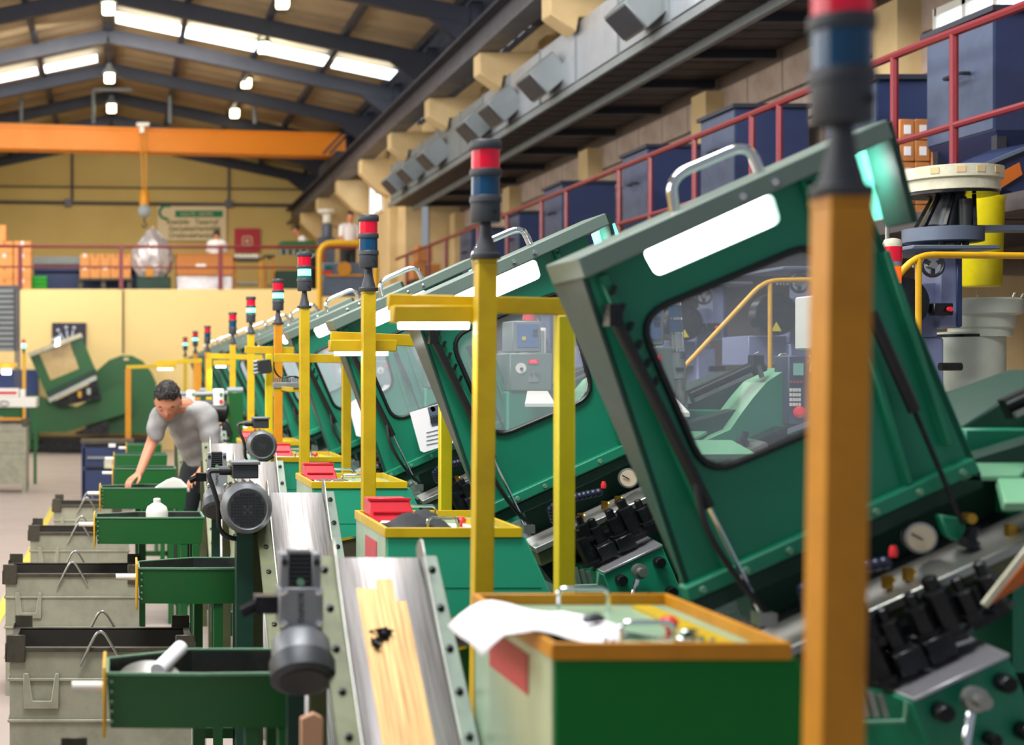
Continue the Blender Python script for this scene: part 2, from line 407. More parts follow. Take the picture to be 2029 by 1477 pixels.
# steel frames
SL = (8.10-6.95)/5.5
for i, y in enumerate([10.0, 13.2, 16.4]+FR[2:]+[41.9]):
    m = MB()
    for s in (-1, 1):
        ex = -.25+s*5.5
        a = Vector((ex, y, 6.98)); b = Vector((-.25, y, 8.13))
        m.bar(a, b, .15, .26)
        m.prism([(ex, 7.1), (ex, 6.6), (ex-s*.15, 6.6), (ex-s*.8, 7.1)], y-.06, y+.06)
        m.box((min(ex, ex+s*.2), y-.1, 6.14 if s > 0 else 0), (max(ex, ex+s*.2), y+.1, 7.2))
    struct(m.build('trim_%d' % (20+i), STRUCT))
purx = [0.0, 1.4, 2.8, 4.1, 5.35]
pm = MB()
for s in (-1, 1):
    for px in purx:
        if s < 0 and px == 0: continue
        x = -.25+s*px; z = 8.27-px*SL
        pm.box((x-.05, 6, z-.02), (x+.05, 41.9, z+.1))
pm.box((-.35, 6, 8.2), (-.15, 41.9, 8.34))
struct(pm.build('trim_40', STRUCT))
# corrugated roof sheets, one part per bay and purlin gap
ce = struct(MB().box((-6.4, -3, 7.0), (-5.9, 42, 7.4)).box((5.4, -3, 7.0), (5.9, 42, 7.4)).build('ceiling', STRUCT))
def sheet(w, L, nrib):
    vs = []; fs = []; n = nrib*4
    for i in range(n+1):
        y = L*i/n; z = .045 if (i % 4) in (1, 2) else 0
        vs += [(0, y, z), (w, y, z)]
    for i in range(n): fs.append((2*i, 2*i+1, 2*i+3, 2*i+2))
    me = bpy.data.meshes.new('roof_sheet'); me.from_pydata(vs, [], fs); me.materials.append(ROOFM); return me
SH = {}
bays = [6.8, 10.0, 13.2, 16.4, 19.6, 22.8, 26.0, 29.2, 32.4, 35.6, 38.8]
ang = math.atan(SL)
for y in bays:
    for s in (-1, 1):
        for a, b in zip(purx, purx[1:]):
            wd = (b-a)/math.cos(ang)
            key = round(wd, 3)
            if key not in SH: SH[key] = sheet(wd, 3.19, 5)
            o = bpy.data.objects.new('roof_sheet', SH[key]); C.objects.link(o); o.parent = ce
            o.location = (-.25+s*a, y if s > 0 else y+3.19, 8.38-a*SL)
            o.rotation_euler = (0, ang, 0) if s > 0 else (0, ang, PI)
# translucent roof lights: sheets lying under the roof sheets
def skyl(x0, x1, y0, y1):
    s = 1 if x0 > -.25 else -1
    z = lambda x: 8.25-abs(x+.25)*SL
    m = MB().hexa([Vector((x0, y0, z(x0))), Vector((x1, y0, z(x1))), Vector((x1, y0, z(x1)+.02)), Vector((x0, y0, z(x0)+.02))],
                  [Vector((x0, y1, z(x0))), Vector((x1, y1, z(x1))), Vector((x1, y1, z(x1)+.02)), Vector((x0, y1, z(x0)+.02))])
    m.build('roof_light_sheet', SKYL, ce, label='bright translucent roof light sheet')
for a, b in ((-.1, 1.1), (1.2, 2.5), (2.6, 3.85), (3.95, 5.1)): skyl(a, b, 27.7, 28.5)
for a, b in ((-1.65, -.5), (-3.1, -1.75)): skyl(b, a, 31.3, 32.0) if b > a else skyl(a, b, 31.3, 32.0)
# annex: walkway, brackets, block wall
wk = thing('overhead_walkway', 'dark underside of the overhead steel walkway above the hoppers', 'walkway', (5.4, 9, 4.7))
m = MB()
for i in range(60):
    y = 7+i*.35; m.box((4.95, y, 4.70), (6.26, y+.31, 4.74))
m.build('deck_plate', GRATE, wk)
MB().box((5.38, 7, 4.62), (5.44, 28, 4.72)).build('edge_channel', GALVD, wk)
MB().box((4.93, 7, 4.68), (4.97, 28, 4.76)).build('edge_channel', GALVD, wk)
for y in [8.5, 10, 11.5, 13.0, 14.5, 16, 17.6, 19.2, 20.8, 22.4, 24, 25.6, 27.2]:
    MB().box((5.44, y-.05, 4.62), (6.26, y+.05, 4.70)).build('bracket', STRUCT, wk)
wa = struct(MB().box((6.32, 5, 0), (6.5, 28.2, 4.8)).build('wall_annex', JOINT))
bmsh = MB().box((0, 0.012, .012), (.03, .788, .318)); bo = bmsh.build('block', BLOCKM, wa, .008, 1)
bo.location = (0, 0, 0); first = True
for r in range(6):
    for c in range(24):
        y = 8.4+c*.8+(.4 if r % 2 else 0); z = 2.62+r*.33
        if y > 27.3: continue
        o = bo if first else bo.copy()
        if not first: C.objects.link(o); o.parent = wa
        first = False
        o.location = (6.288+random.uniform(-.003, .003), y, z)
for i, y in enumerate((8.2, 12.1, 16.0, 20.0, 24.0, 27.9)):
    MB().box((6.1, y-.2, 2.6), (6.3, y+.2, 4.56)).build('pilaster', CONC, wa)
struct(MB().box((5.76, 28.22, 0), (6.5, 28.4, 4.8)).build('wall_annex_end', CONC))
# windows in the annex wall and the far right wall
def window(nm, x, y0, y1, z0, z1, nv):
    f = MB(); f.box((x-.05, y0, z0), (x, y1, z0+.06)).box((x-.05, y0, z1-.06), (x, y1, z1))
    for k in range(nv+1):
        yy = y0+(y1-y0)*k/nv; f.box((x-.05, yy-.025, z0), (x, yy+.025, z1))
    o = struct(f.build(nm, WHITEP)); g = MB().box((x-.02, y0+.03, z0+.03), (x-.01, y1-.03, z1-.03)).build('pane', WINL, o); return o
window('window_20', 6.28, 10.4, 11.6, 3.55, 4.4, 3)
window('window_21', 5.3, 30.6, 32.0, 4.9, 5.8, 2)
struct(MB().box((4.9, 6, 2.5), (6.3, 28.2, 2.6)).build('platform_deck', GRATE))

# ================================================================== OVERHEAD THINGS
du = thing('ventilation_duct', 'long galvanised ventilation duct running above the walkway', 'duct', (5.1, 12, 4.78))
ys = [8.0+i*1.4 for i in range(15)]
for i, (a, b) in enumerate(zip(ys, ys[1:])):
    MB().box((4.93, a+.01, 4.78), (5.34, b-.01, 5.40)).build('duct_section', GALV if b < 21 else GALVD, du)
    MB().box((4.915, b-.02, 4.765), (5.35, b+.02, 5.415)).build('flange', GALVD, du)
for px, D in ((1090, 17.2), (1243+35, 14.0), (1010, 19.1), (975, 20.4), (905, 23.2), (870, 24.9), (835, 26.3)):
    y = D; R = Matrix.Rotation(math.radians(-42), 4, 'Y')
    T = Matrix.Translation((4.82, y, 5.0)) @ R
    MB().box((-.22, -.3, -.16), (.14, .3, .16), T).build('outlet_hood', GALVD, du, .01, 1)
    g = MB().box((-.235, -.27, -.13), (-.222, .27, .13), T)
    g.build('outlet_grille', STRUCT, du)
# crane
cr = thing('overhead_crane', 'orange overhead travelling crane girder across the hall', 'crane', (0, 33.5, 6.5))
def yb(x): return 33.1+(x+5)*.13
f0 = [Vector((x, yb(x), z)) for x, z in ((-6, 6.62), (5.1, 6.55), (5.1, 7.05), (-6, 7.2))]
MB().hexa(f0, [v+Vector((0, .45, 0)) for v in f0]).build('girder', ORANGE, cr)
for z, t in ((6.56, .05), (7.02, .06)):
    f0 = [Vector((x, yb(x)-.05, zz)) for x, zz in ((-6, z+.05), (5.0, z), (5.0, z+t), (-6, z+.05+t))]
    MB().hexa(f0, [v+Vector((0, .6, 0)) for v in f0]).build('girder_flange', ORANGE, cr)
MB().box((4.7, 33.2, 6.2), (5.0, 36.0, 6.5)).build('end_carriage', STRUCT, cr)
for dx in (0, .14):
    MB().bar(P(640+dx*90, 305, 34.1), P(680+dx*90, 262, 34.1), .05, .05).build('brace_bar', STRUCT, cr)
for x in (42, 185, 337, 505, 668):
    MB().cyl(P(x, 245, 34), P(x, 180 if x in (185, 505) else 190, 34), .045, seg=8).build('guard_post', GALVD, cr)
MB().bar(P(185, 178, 34), P(262, 178, 34), .06, .06).build('guard_rail', GALVD, cr)
MB().bar(P(462, 186, 34), P(507, 186, 34), .06, .06).build('guard_rail', GALVD, cr)
MB().cbox(P(684, 230, 34), (.28, .3, .36)).build('control_box', WHITEP, cr)
ho = thing('crane_hoist', 'crane hoist block and hook hanging in front of the back wall', 'hoist', P(285, 430, 33))
MB().cbox(P(283, 248, 33.62), (.28, .3, .07)).cbox(P(281, 258, 33.62), (.1, .2, .14)).build('trolley', WHITEP, ho)
for dx in (-5, 5): MB().cyl(P(284+dx, 262, 33.62), P(286+dx*.6, 375, 33.62), .018, seg=6).build('hoist_cable', YORG, ho)
MB().lathe([(.02, -.2), (.1, -.16), (.12, 0), (.09, .2), (.03, .26)], P(286, 398, 33.62), seg=14).build('hook_block', YORG, ho)
MB().lathe([(.1, -.05), (.14, -.03), (.14, .03), (.1, .05)], P(286, 418, 33.52), (0, 1, 0), 16).build('pulley', GALVD, ho)
MB().tube([P(286, 428, 33.6), P(286, 440, 33.6), P(291, 446, 33.6), P(286, 452, 33.6), P(281, 446, 33.6)], .022, 8).build('hook', RUSTY, ho)
# high bay lamps
for i, (x, y, D, l) in enumerate(((215, 17, 24.4, 'lit high bay lamp under the roof ridge, nearest of the ridge row'), (217, 155, 30.7, 'lit high bay lamp under the roof ridge, middle of the ridge row'),
        (221, 215, 34.2, 'lit high bay lamp under the ridge, just above the orange crane girder'), (560, 5, 24.4, 'lit high bay lamp on the right roof slope, cut by the top of the frame'),
        (523, 95, 27.6, 'lit high bay lamp just under the bright roof light strip'), (488, 165, 31.5, 'lit high bay lamp over the right white guard rail of the crane'),
        (465, 225, 34.7, 'lit high bay lamp right of centre just above the crane girder'))):
    p = P(x, y, D); t = thing('high_bay_lamp', l, 'lamp', p+Vector((0, 0, .12)), 'high bay lamps under the roof')
    MB().cbox(p, (.2, .2, .18)).build('diffuser', HIBAY, t, .03, 2)
    MB().lathe([(.14, 0), (.12, .06), (.07, .12), (.05, .2)], p+Vector((0, 0, .09)), seg=14).build('housing', GALVD, t)
    zt = 8.25-abs(p.x+.25)*SL
    MB().cyl(p+Vector((0, 0, .25)), (p.x, p.y, zt), .012, seg=6).build('hanger_rod', STRUCT, t)

# ================================================================== MEZZANINE
ra = thing('mezzanine_railing', 'red tube railing along the cream mezzanine front', 'railing', (0, 32, 3.4))
zt = 4.33
MB().tube([(-8, 32.0, zt), (5.0, 32.0, zt-.05)], .032, 8).build('top_rail', REDR, ra)
MB().tube([(-8, 32.0, 3.89), (5.0, 32.0, 3.85)], .02, 8).build('middle_rail', REDR, ra)
for px in (-170, 40, 240, 437, 640): MB().box((P(px, 500, 32).x-.045, 31.97, 3.4), (P(px, 500, 32).x+.045, 32.05, zt)).build('post', REDR, ra)
def cardboard(px0, py0, px1, py1, D, dep, label, group, m=CARDP, zf=3.4, cat='box'):
    a = P(px0, py1, D); b = P(px1, py0, D)
    t = thing('cardboard_box', label, cat, ((a.x+b.x)/2, D+dep/2, a.z), group)
    MB().box((a.x+.004, D, a.z), (b.x-.004, D+dep, b.z)).build('carton', m, t, .01, 1)
    MB().box(((a.x+b.x)/2-.03, D-.004, b.z-.12*(b.z-a.z)-.05), ((a.x+b.x)/2+.03, D+.0, b.z)).build('tape', PAPER if random.random() < .3 else CARD, t)
    return t
g = 'cartons stacked at the left end of the mezzanine'
yb0 = 742-(3.4-HC)*FP/33.0
for r in range(4):
    for c in range(3):
        x0 = -45+c*36; 
        h = (yb0-478)/4
        cardboard(x0, yb0-(r+1)*h, x0+35, yb0-r*h+ (0 if r else 0), 33.0, .5, 'carton in the left mezzanine stack, %s row, %s column' % (['bottom', 'second', 'third', 'top'][r], ['left', 'middle', 'right'][c]), g)
cardboard(-20, 446, 12, 478, 33.0, .5, 'single cardboard carton on top of the left mezzanine stack', g)
g = 'cartons on the pallet behind the red railing'
for r in range(2):
    for c in range(5):
        cardboard(158+c*20.3, 503+r*24.5, 178.3+c*20.3, 527.5+r*24.5, 33.6, .4, 'orange carton on the raised pallet, %s row, %s from the left' % (['upper', 'lower'][r], ['first', 'second', 'third', 'fourth', 'fifth'][c]), g, CARDP)
t = thing('pallet_stand', 'low dark stand carrying the two rows of orange cartons', 'stand', P(208, 570, 33.8))
MB().box((P(156, 0, 33.8).x, 33.5, P(0, 556, 33.6).z), (P(262, 0, 33.8).x, 34.1, P(0, 552.2, 33.6).z)).build('top', RUSTY, t)
for x in (160, 205, 256): MB().box((P(x, 0, 33.8).x-.05, 33.6, 3.4), (P(x, 0, 33.8).x+.05, 34.0, P(0, 556, 33.6).z)).build('leg', RUSTY, t)
a = P(62, 565, 33.2)
t = thing('green_crate_stack', 'bright green plastic crates beside the left carton stack', 'crate', (a.x+.16, 33.4, 3.4))
for i in range(4): MB().box((a.x, 33.2, 3.402+i*.09), (a.x+.34, 33.6, 3.402+i*.09+.084)).build('crate', GREENB, t, .01, 1)
t = thing('long_blue_cabinet', 'long blue cabinet with pale top behind the green crates', 'cabinet', (P(130, 0, 34.5).x, 34.6, 3.4))
a = P(66, 0, 34.5).x; b = P(330, 0, 34.5).x
MB().box((a, 34.5, 3.4), (b, 35.1, 3.9)).build('body', BLUEB, t)
MB().box((a, 34.48, 3.95), (b, 35.1, 4.03)).build('shelf', BLUEB, t)
MB().box((a, 34.45, 4.1), (b, 35.1, 4.28)).build('top', GALVD, t)
MB().box((a, 34.9, 3.9), (b, 35.1, 4.1)).build('back_panel', RUSTY, t)
# wrapped machine
t = thing('wrapped_machine', 'machine wrapped in crumpled clear plastic behind the railing', 'machine', P(300, 572, 33.6))
m = MB(); bmesh.ops.create_icosphere(m.bm, subdivisions=4, radius=1)
for v in m.bm.verts:
    q = v.co.copy(); n = math.sin(q.x*9+q.z*7)*math.cos(q.y*8-q.z*6)*.09+random.uniform(-.03, .03)
    sx = .46 if q.z < .1 else .46-.28*max(0, q.z)**1.2
    v.co = Vector((q.x*sx*(1+n), q.y*.35*(1+n), q.z*.62*(1+n)))+P(302, 507, 33.6)
for f in m.bm.faces: f.smooth = False
m.build('plastic_wrap', FOIL, t)
MB().box((P(270, 0, 33.6).x, 33.35, 3.4), (P(338, 0, 33.6).x, 33.9, 3.75)).build('machine_base', G_DARK, t, .02, 1)
MB().cbox(P(296, 540, 33.35), (.16, .1, .2)).build('motor', YORG, t)
# brown long crate with label on wrapped pallet
t = thing('long_wooden_crate', 'long orange brown crate with a white label behind the railing', 'crate', P(404, 545, 33.4))
a = P(350, 546, 33.4); b = P(462, 505, 33.4)
MB().box((a.x, 33.4, a.z), (b.x, 34.1, b.z)).build('body', CARD, t, .01, 1)
MB().box((a.x-.01, 33.38, b.z), (b.x+.01, 34.12, b.z+.03)).build('lid', CARD, t)
q = P(398, 527, 33.4); MB().box((q.x-.11, 33.385, q.z-.04), (q.x+.11, 33.4, q.z+.04)).build('label', PAPER, t)
t = thing('wrapped_pallet', 'plastic wrapped pallet load under the long brown crate', 'pallet', P(404, 570, 33.4))
m = MB(); m.box((a.x, 33.4, 3.42), (b.x, 34.1, a.z-.005)); 
m.build('wrapped_load', FOIL, t, .03, 2)
MB().box((a.x, 33.38, 3.4), (b.x, 34.1, 3.45)).build('pallet_base', WOOD, t)
# benches with machinery at the right part of the mezzanine
def bench(x0, x1, D, ztop, label, col):
    a = P(x0, 0, D).x; b = P(x1, 0, D).x
    t = thing('work_bench', label, 'bench', ((a+b)/2, D+.3, 3.4))
    MB().box((a, D, ztop-.05), (b, D+.7, ztop)).build('top', col, t)
    for x in (a+.04, b-.04): MB().box((x-.03, D+.05, 3.4), (x+.03, D+.1, ztop-.05)).build('leg', YORG, t)
    MB().box((a+.06, D+.1, 3.6), (b-.06, D+.6, 3.64)).build('shelf', GALVD, t)
    return t
bench(462, 520, 33.5, 4.18, 'work bench with bright white parts behind the railing', RUSTY)
for i in range(6):
    q = P(468+i*8, 517, 33.8); tag(MB().lathe([(.03, 0), (.045, .03), (.045, .08), (.02, .1)], (q.x, 33.8, 4.181), seg=8).build('white_part', WHITEP, None, origin=(q.x, 33.8, 4.181)), 'small white part on the mezzanine bench, %s from the left' % ORD_[i], 'part', 'white parts on the mezzanine bench')
bench(524, 545, 34.2, 4.3, 'dark work bench with green vice in the middle of the mezzanine', G_DARK)
t = thing('assembly_machine', 'dark green assembly machine behind the mezzanine railing', 'machine', P(575, 570, 34.3))
a = P(545, 0, 34.5).x
MB().box((a, 34.3, 3.4), (a+.75, 34.9, 3.95)).build('body', G_DARK, t, .02, 1)
MB().box((a+.1, 34.25, 4.35), (a+.9, 34.8, 4.62)).build('head', G_TR, t, .02, 1)
for i in range(5): MB().cyl((a+.1+i*.15, 34.2, 4.302), (a+.1+i*.15, 34.2, 4.42), .04, seg=8).build('spindle', GALVD, t)
# yellow portal frame
t = thing('yellow_portal_frame', 'yellow portal frame with round corners standing by the mezzanine machine', 'frame', P(690, 600, 28))
pth = fillet([P(633, 720, 28), P(633, 482, 28), P(745, 482, 28), P(745, 720, 28)], .25)
MB().tube(pth, .055, 8).build('frame_tube', RAILY, t)
q = P(690, 545, 28.2)
MB().cbox(P(690, 555, 28.3), (1.0, .3, .62)).build('panel', BLUEG, t, .02, 1)
MB().lathe([(.13, 0), (.13, .03)], P(682, 533, 28.1), (0, -1, 0), 16).cbox(P(682, 546, 28.1), (.7, .04, .04)).build('warning_disc', YORG, t)
MB().cbox(P(650, 530, 28.1), (.14, .06, .07)).build('lamp', TEALL, t)
MB().cbox(P(648, 540, 28.12), (.16, .05, .06)).build('red_plate', REDK, t)
t = thing('carton_stand', 'low stand for brown cartons at the far end of the side platform', 'stand', (5.28, 26.4, 2.6))
MB().box((5.05, 26.2, 3.2), (5.56, 26.7, 3.25)).build('top', RUSTY, t)
for x in (5.08, 5.53):
    for y in (26.23, 26.67): MB().box((x-.02, y-.02, 2.6), (x+.02, y+.02, 3.2)).build('leg', RUSTY, t)
for x0, x1, z0, h, l in ((5.06, 5.29, 3.25, .3, 'brown carton on the far platform stand, left one'), (5.31, 5.54, 3.25, .26, 'brown carton on the far platform stand, right one'), (5.14, 5.40, 3.55, .28, 'brown carton on top of the two on the far platform stand')):
    t = thing('cardboard_box', l, 'box', ((x0+x1)/2, 26.45, z0), 'cartons on the far platform stand')
    MB().box((x0, 26.25, z0+.001), (x1, 26.65, z0+h)).build('carton', CARD, t, .008, 1)
# bowl feeder white at mezz
t = thing('bowl_feeder', 'white bowl feeder standing above the mezzanine machinery', 'feeder', P(648, 470, 35))
MB().lathe([(.1, 0), (.1, .18), (.22, .24), (.22, .3), (.16, .3)], P(648, 442, 35), seg=16).build('bowl', WHITEP, t)
MB().lathe([(.12, 0), (.12, .28), (.1, .3)], P(648, 470, 35), seg=14).build('drive', BLUEG, t)
MB().box((P(632, 0, 35).x, 35.0, 3.4), (P(664, 0, 35).x, 35.3, P(0, 470, 35).z)).build('pedestal', BLUEG, t)
# signs on the back wall
sg = thing('wall_sign', 'cream sign board with green band and three lines of lettering on the back wall', 'sign', P(380, 478, 41.9))
MB().box((P(312, 0, 41.95).x, 41.9, P(0, 477, 41.95).z), (P(448, 0, 41.95).x, 41.97, P(0, 409, 41.95).z)).build('board', SIGNW, sg)
MB().box((P(347, 0, 41.95).x, 41.89, P(0, 431, 41.95).z), (P(441, 0, 41.95).x, 41.9, P(0, 418, 41.95).z)).build('green_band', SIGNG, sg)
text('FASTEN  BIRLESIK' if False else 'KALITE  HEDEFI', .13, SIGNW, sg, P(390, 424.5, 41.88))
arc = [P(330+14*math.cos(a)-0, 421-13*math.sin(a), 41.88) for a in [math.radians(d) for d in range(60, 300, 20)]]
MB().tube(arc, .035, 6).build('logo_ring', SIGNG, sg)
for i, (l, r) in enumerate((('Enerjide', 'Tasarruf'), ('Gerçekte', 'Verimlilik'), ('Üretimde', 'Verimlilik'))):
    text(l, .19, SIGNT, sg, P(354-(24 if i == 0 else 20), 440+i*13.5, 41.89), align='LEFT', bold=.004)
    text(r, .19, SIGNT, sg, P(386, 440+i*13.5, 41.89), align='LEFT', bold=.004)
sr = thing('red_sign', 'red square sign with a pale square emblem on the back wall', 'sign', P(490, 500, 41.9))
MB().box((P(465, 0, 41.9).x, 41.9, P(0, 500, 41.9).z), (P(515, 0, 41.9).x, 41.97, P(0, 453, 41.9).z)).build('board', SIGNR, sr)
q = P(490, 478, 41.9)
for a, b in (((-.14, -.14), (.14, -.11)), ((-.14, .11), (.14, .14)), ((-.14, -.14), (-.11, .14)), ((.11, -.14), (.14, .14)), ((-.05, -.05), (.05, .05)), ((.02, -.14), (.05, .0))):
    MB().box((q.x+a[0], 41.885, q.z+a[1]), (q.x+b[0], 41.9, q.z+b[1])).build('emblem_bar', SIGNW, sr)
po = thing('wall_poster', 'dark poster with a pale hand print behind the tilted green machine window', 'poster', P(137, 700, 31.95))
MB().box((P(103, 0, 31.97).x, 31.95, P(0, 705, 31.97).z), (P(171, 0, 31.97).x, 31.99, P(0, 640, 31.97).z)).build('print', POST, po)
for i, a in enumerate((-58, -32, -8, 14, 40)):
    c = P(137, 690, 31.94); L = .42 if i not in (0, 4) else .33
    d = Vector((math.sin(math.radians(a)), 0, math.cos(math.radians(a))))
    MB().tube([c+d*.12, c+d*(L-.04)], .022, 6).build('finger_print', POSTH, po)
    MB().ball(c+d*(L+.02), .035, (1, .3, 1), 8, 6).build('fingertip_print', POSTH, po)

# ================================================================== SIDE PLATFORM: RAIL, HOPPERS, BOXES
sr = thing('platform_railing', 'dark red tube railing along the side platform in front of the navy hoppers', 'railing', (5.0, 9, 2.6))
MB().tube([(5.0, 7.6, 3.63), (5.0, 9.4, 3.66), (5.0, 27.5, 3.69)], .028, 8).build('top_rail', REDR, sr)
MB().tube([(5.0, 7.6, 3.09), (5.0, 27.5, 3.14)], .022, 8).build('middle_rail', REDR, sr)
for D in (9.09, 9.79, 11.5, 12.0, 13.2, 14.3, 15.2, 17, 18, 19.6, 21.2, 23.3, 24.6, 26.5):
    MB().cyl((5.0, D, 2.6), (5.0, D, 3.66), .026, seg=8).build('post', REDR, sr)
HP = [(9.35, 5.4, 6.2, 3.86, 'navy hopper at the right edge of the view'), (10.9, 5.45, 6.25, 3.74, 'wide navy hopper behind the stacked small cartons'),
      (13.3, 5.4, 6.04, 3.96, 'navy hopper between the nearest stack light and the big handle'), (15.5, 5.4, 6.04, 3.94, 'navy hopper behind the nearest chrome hood handle'),
      (18.5, 5.4, 6.04, 3.95, 'navy hopper fifth along the platform'), (20.5, 5.4, 6.04, 3.8, 'navy hopper sixth along the platform'), (23.3, 5.4, 6.04, 3.85, 'navy hopper at the far end of the platform')]
for D, x0, x1, zt, l in HP:
    t = thing('steel_hopper', l, 'hopper', ((x0+x1)/2, D+.4, 2.6), 'navy hoppers on the side platform')
    d = .78
    MB().box((x0, D, zt-.75), (x1, D+d, zt-.02)).build('bin', BLUE, t)
    MB().box((x0-.012, D+.01, zt-.74), (x0, D+d-.01, zt-.03)).build('side_panel', HOPS, t)
    MB().box((x0-.04, D-.04, zt-.02), (x1+.03, D+d+.03, zt+.015)).build('rim', STRUCT, t)
    top = [Vector(v) for v in ((x0, D, zt-.75), (x1, D, zt-.75), (x1, D+d, zt-.75), (x0, D+d, zt-.75))]
    bot = [Vector(v) for v in ((x0+.25, D+.2, 2.75), (x1-.25, D+.2, 2.75), (x1-.25, D+d-.2, 2.75), (x0+.25, D+d-.2, 2.75))]
    MB().hexa(top, bot).build('funnel', BLUE, t)
    for a in (x0+.05, x1-.05):
        for b in (D+.05, D+d-.05): MB().box((a-.03, b-.03, 2.6), (a+.03, b+.03, zt-.75)).build('leg', STRUCT, t)
    MB().tube(fillet([(x0-.02, D+.25, zt-.35), (x0-.08, D+.25, zt-.35), (x0-.08, D+.45, zt-.35), (x0-.02, D+.45, zt-.35)], .02), .012, 6).build('handle', STRUCT, t)
g = 'small cartons stacked on the side platform'
for r in range(5):
    for c in range(3):
        if r == 4 and c == 0: continue
        x0 = 5.14+c*.105; z0 = 2.6+r*.145
        t = thing('small_carton', 'small brown carton in the platform stack, %s row, %s column' % (['bottom', 'second', 'third', 'fourth', 'top'][r], ['left', 'middle', 'right'][c]), 'box', (x0+.05, 10.05, z0), g)
        MB().box((x0, 10.2, z0+.001), (x0+.1, 10.5, z0+.14)).build('carton', CARD, t, .004, 1)
        MB().box((x0+.03, 10.197, z0+.04), (x0+.075, 10.2, z0+.10)).build('label', PAPER, t)
t = thing('large_carton', 'large dark brown carton beside the small carton stack', 'box', (5.6, 10.1, 2.6))
MB().box((5.46, 10.2, 2.601), (5.62, 10.6, 3.25)).build('carton', CARD, t, .006, 1)
# ================================================================== STATION MASTERS (built at the first station)
def Pd(px, py, D, dy): p = P(px, py, D); return Vector((p.x, p.y+dy, p.z))
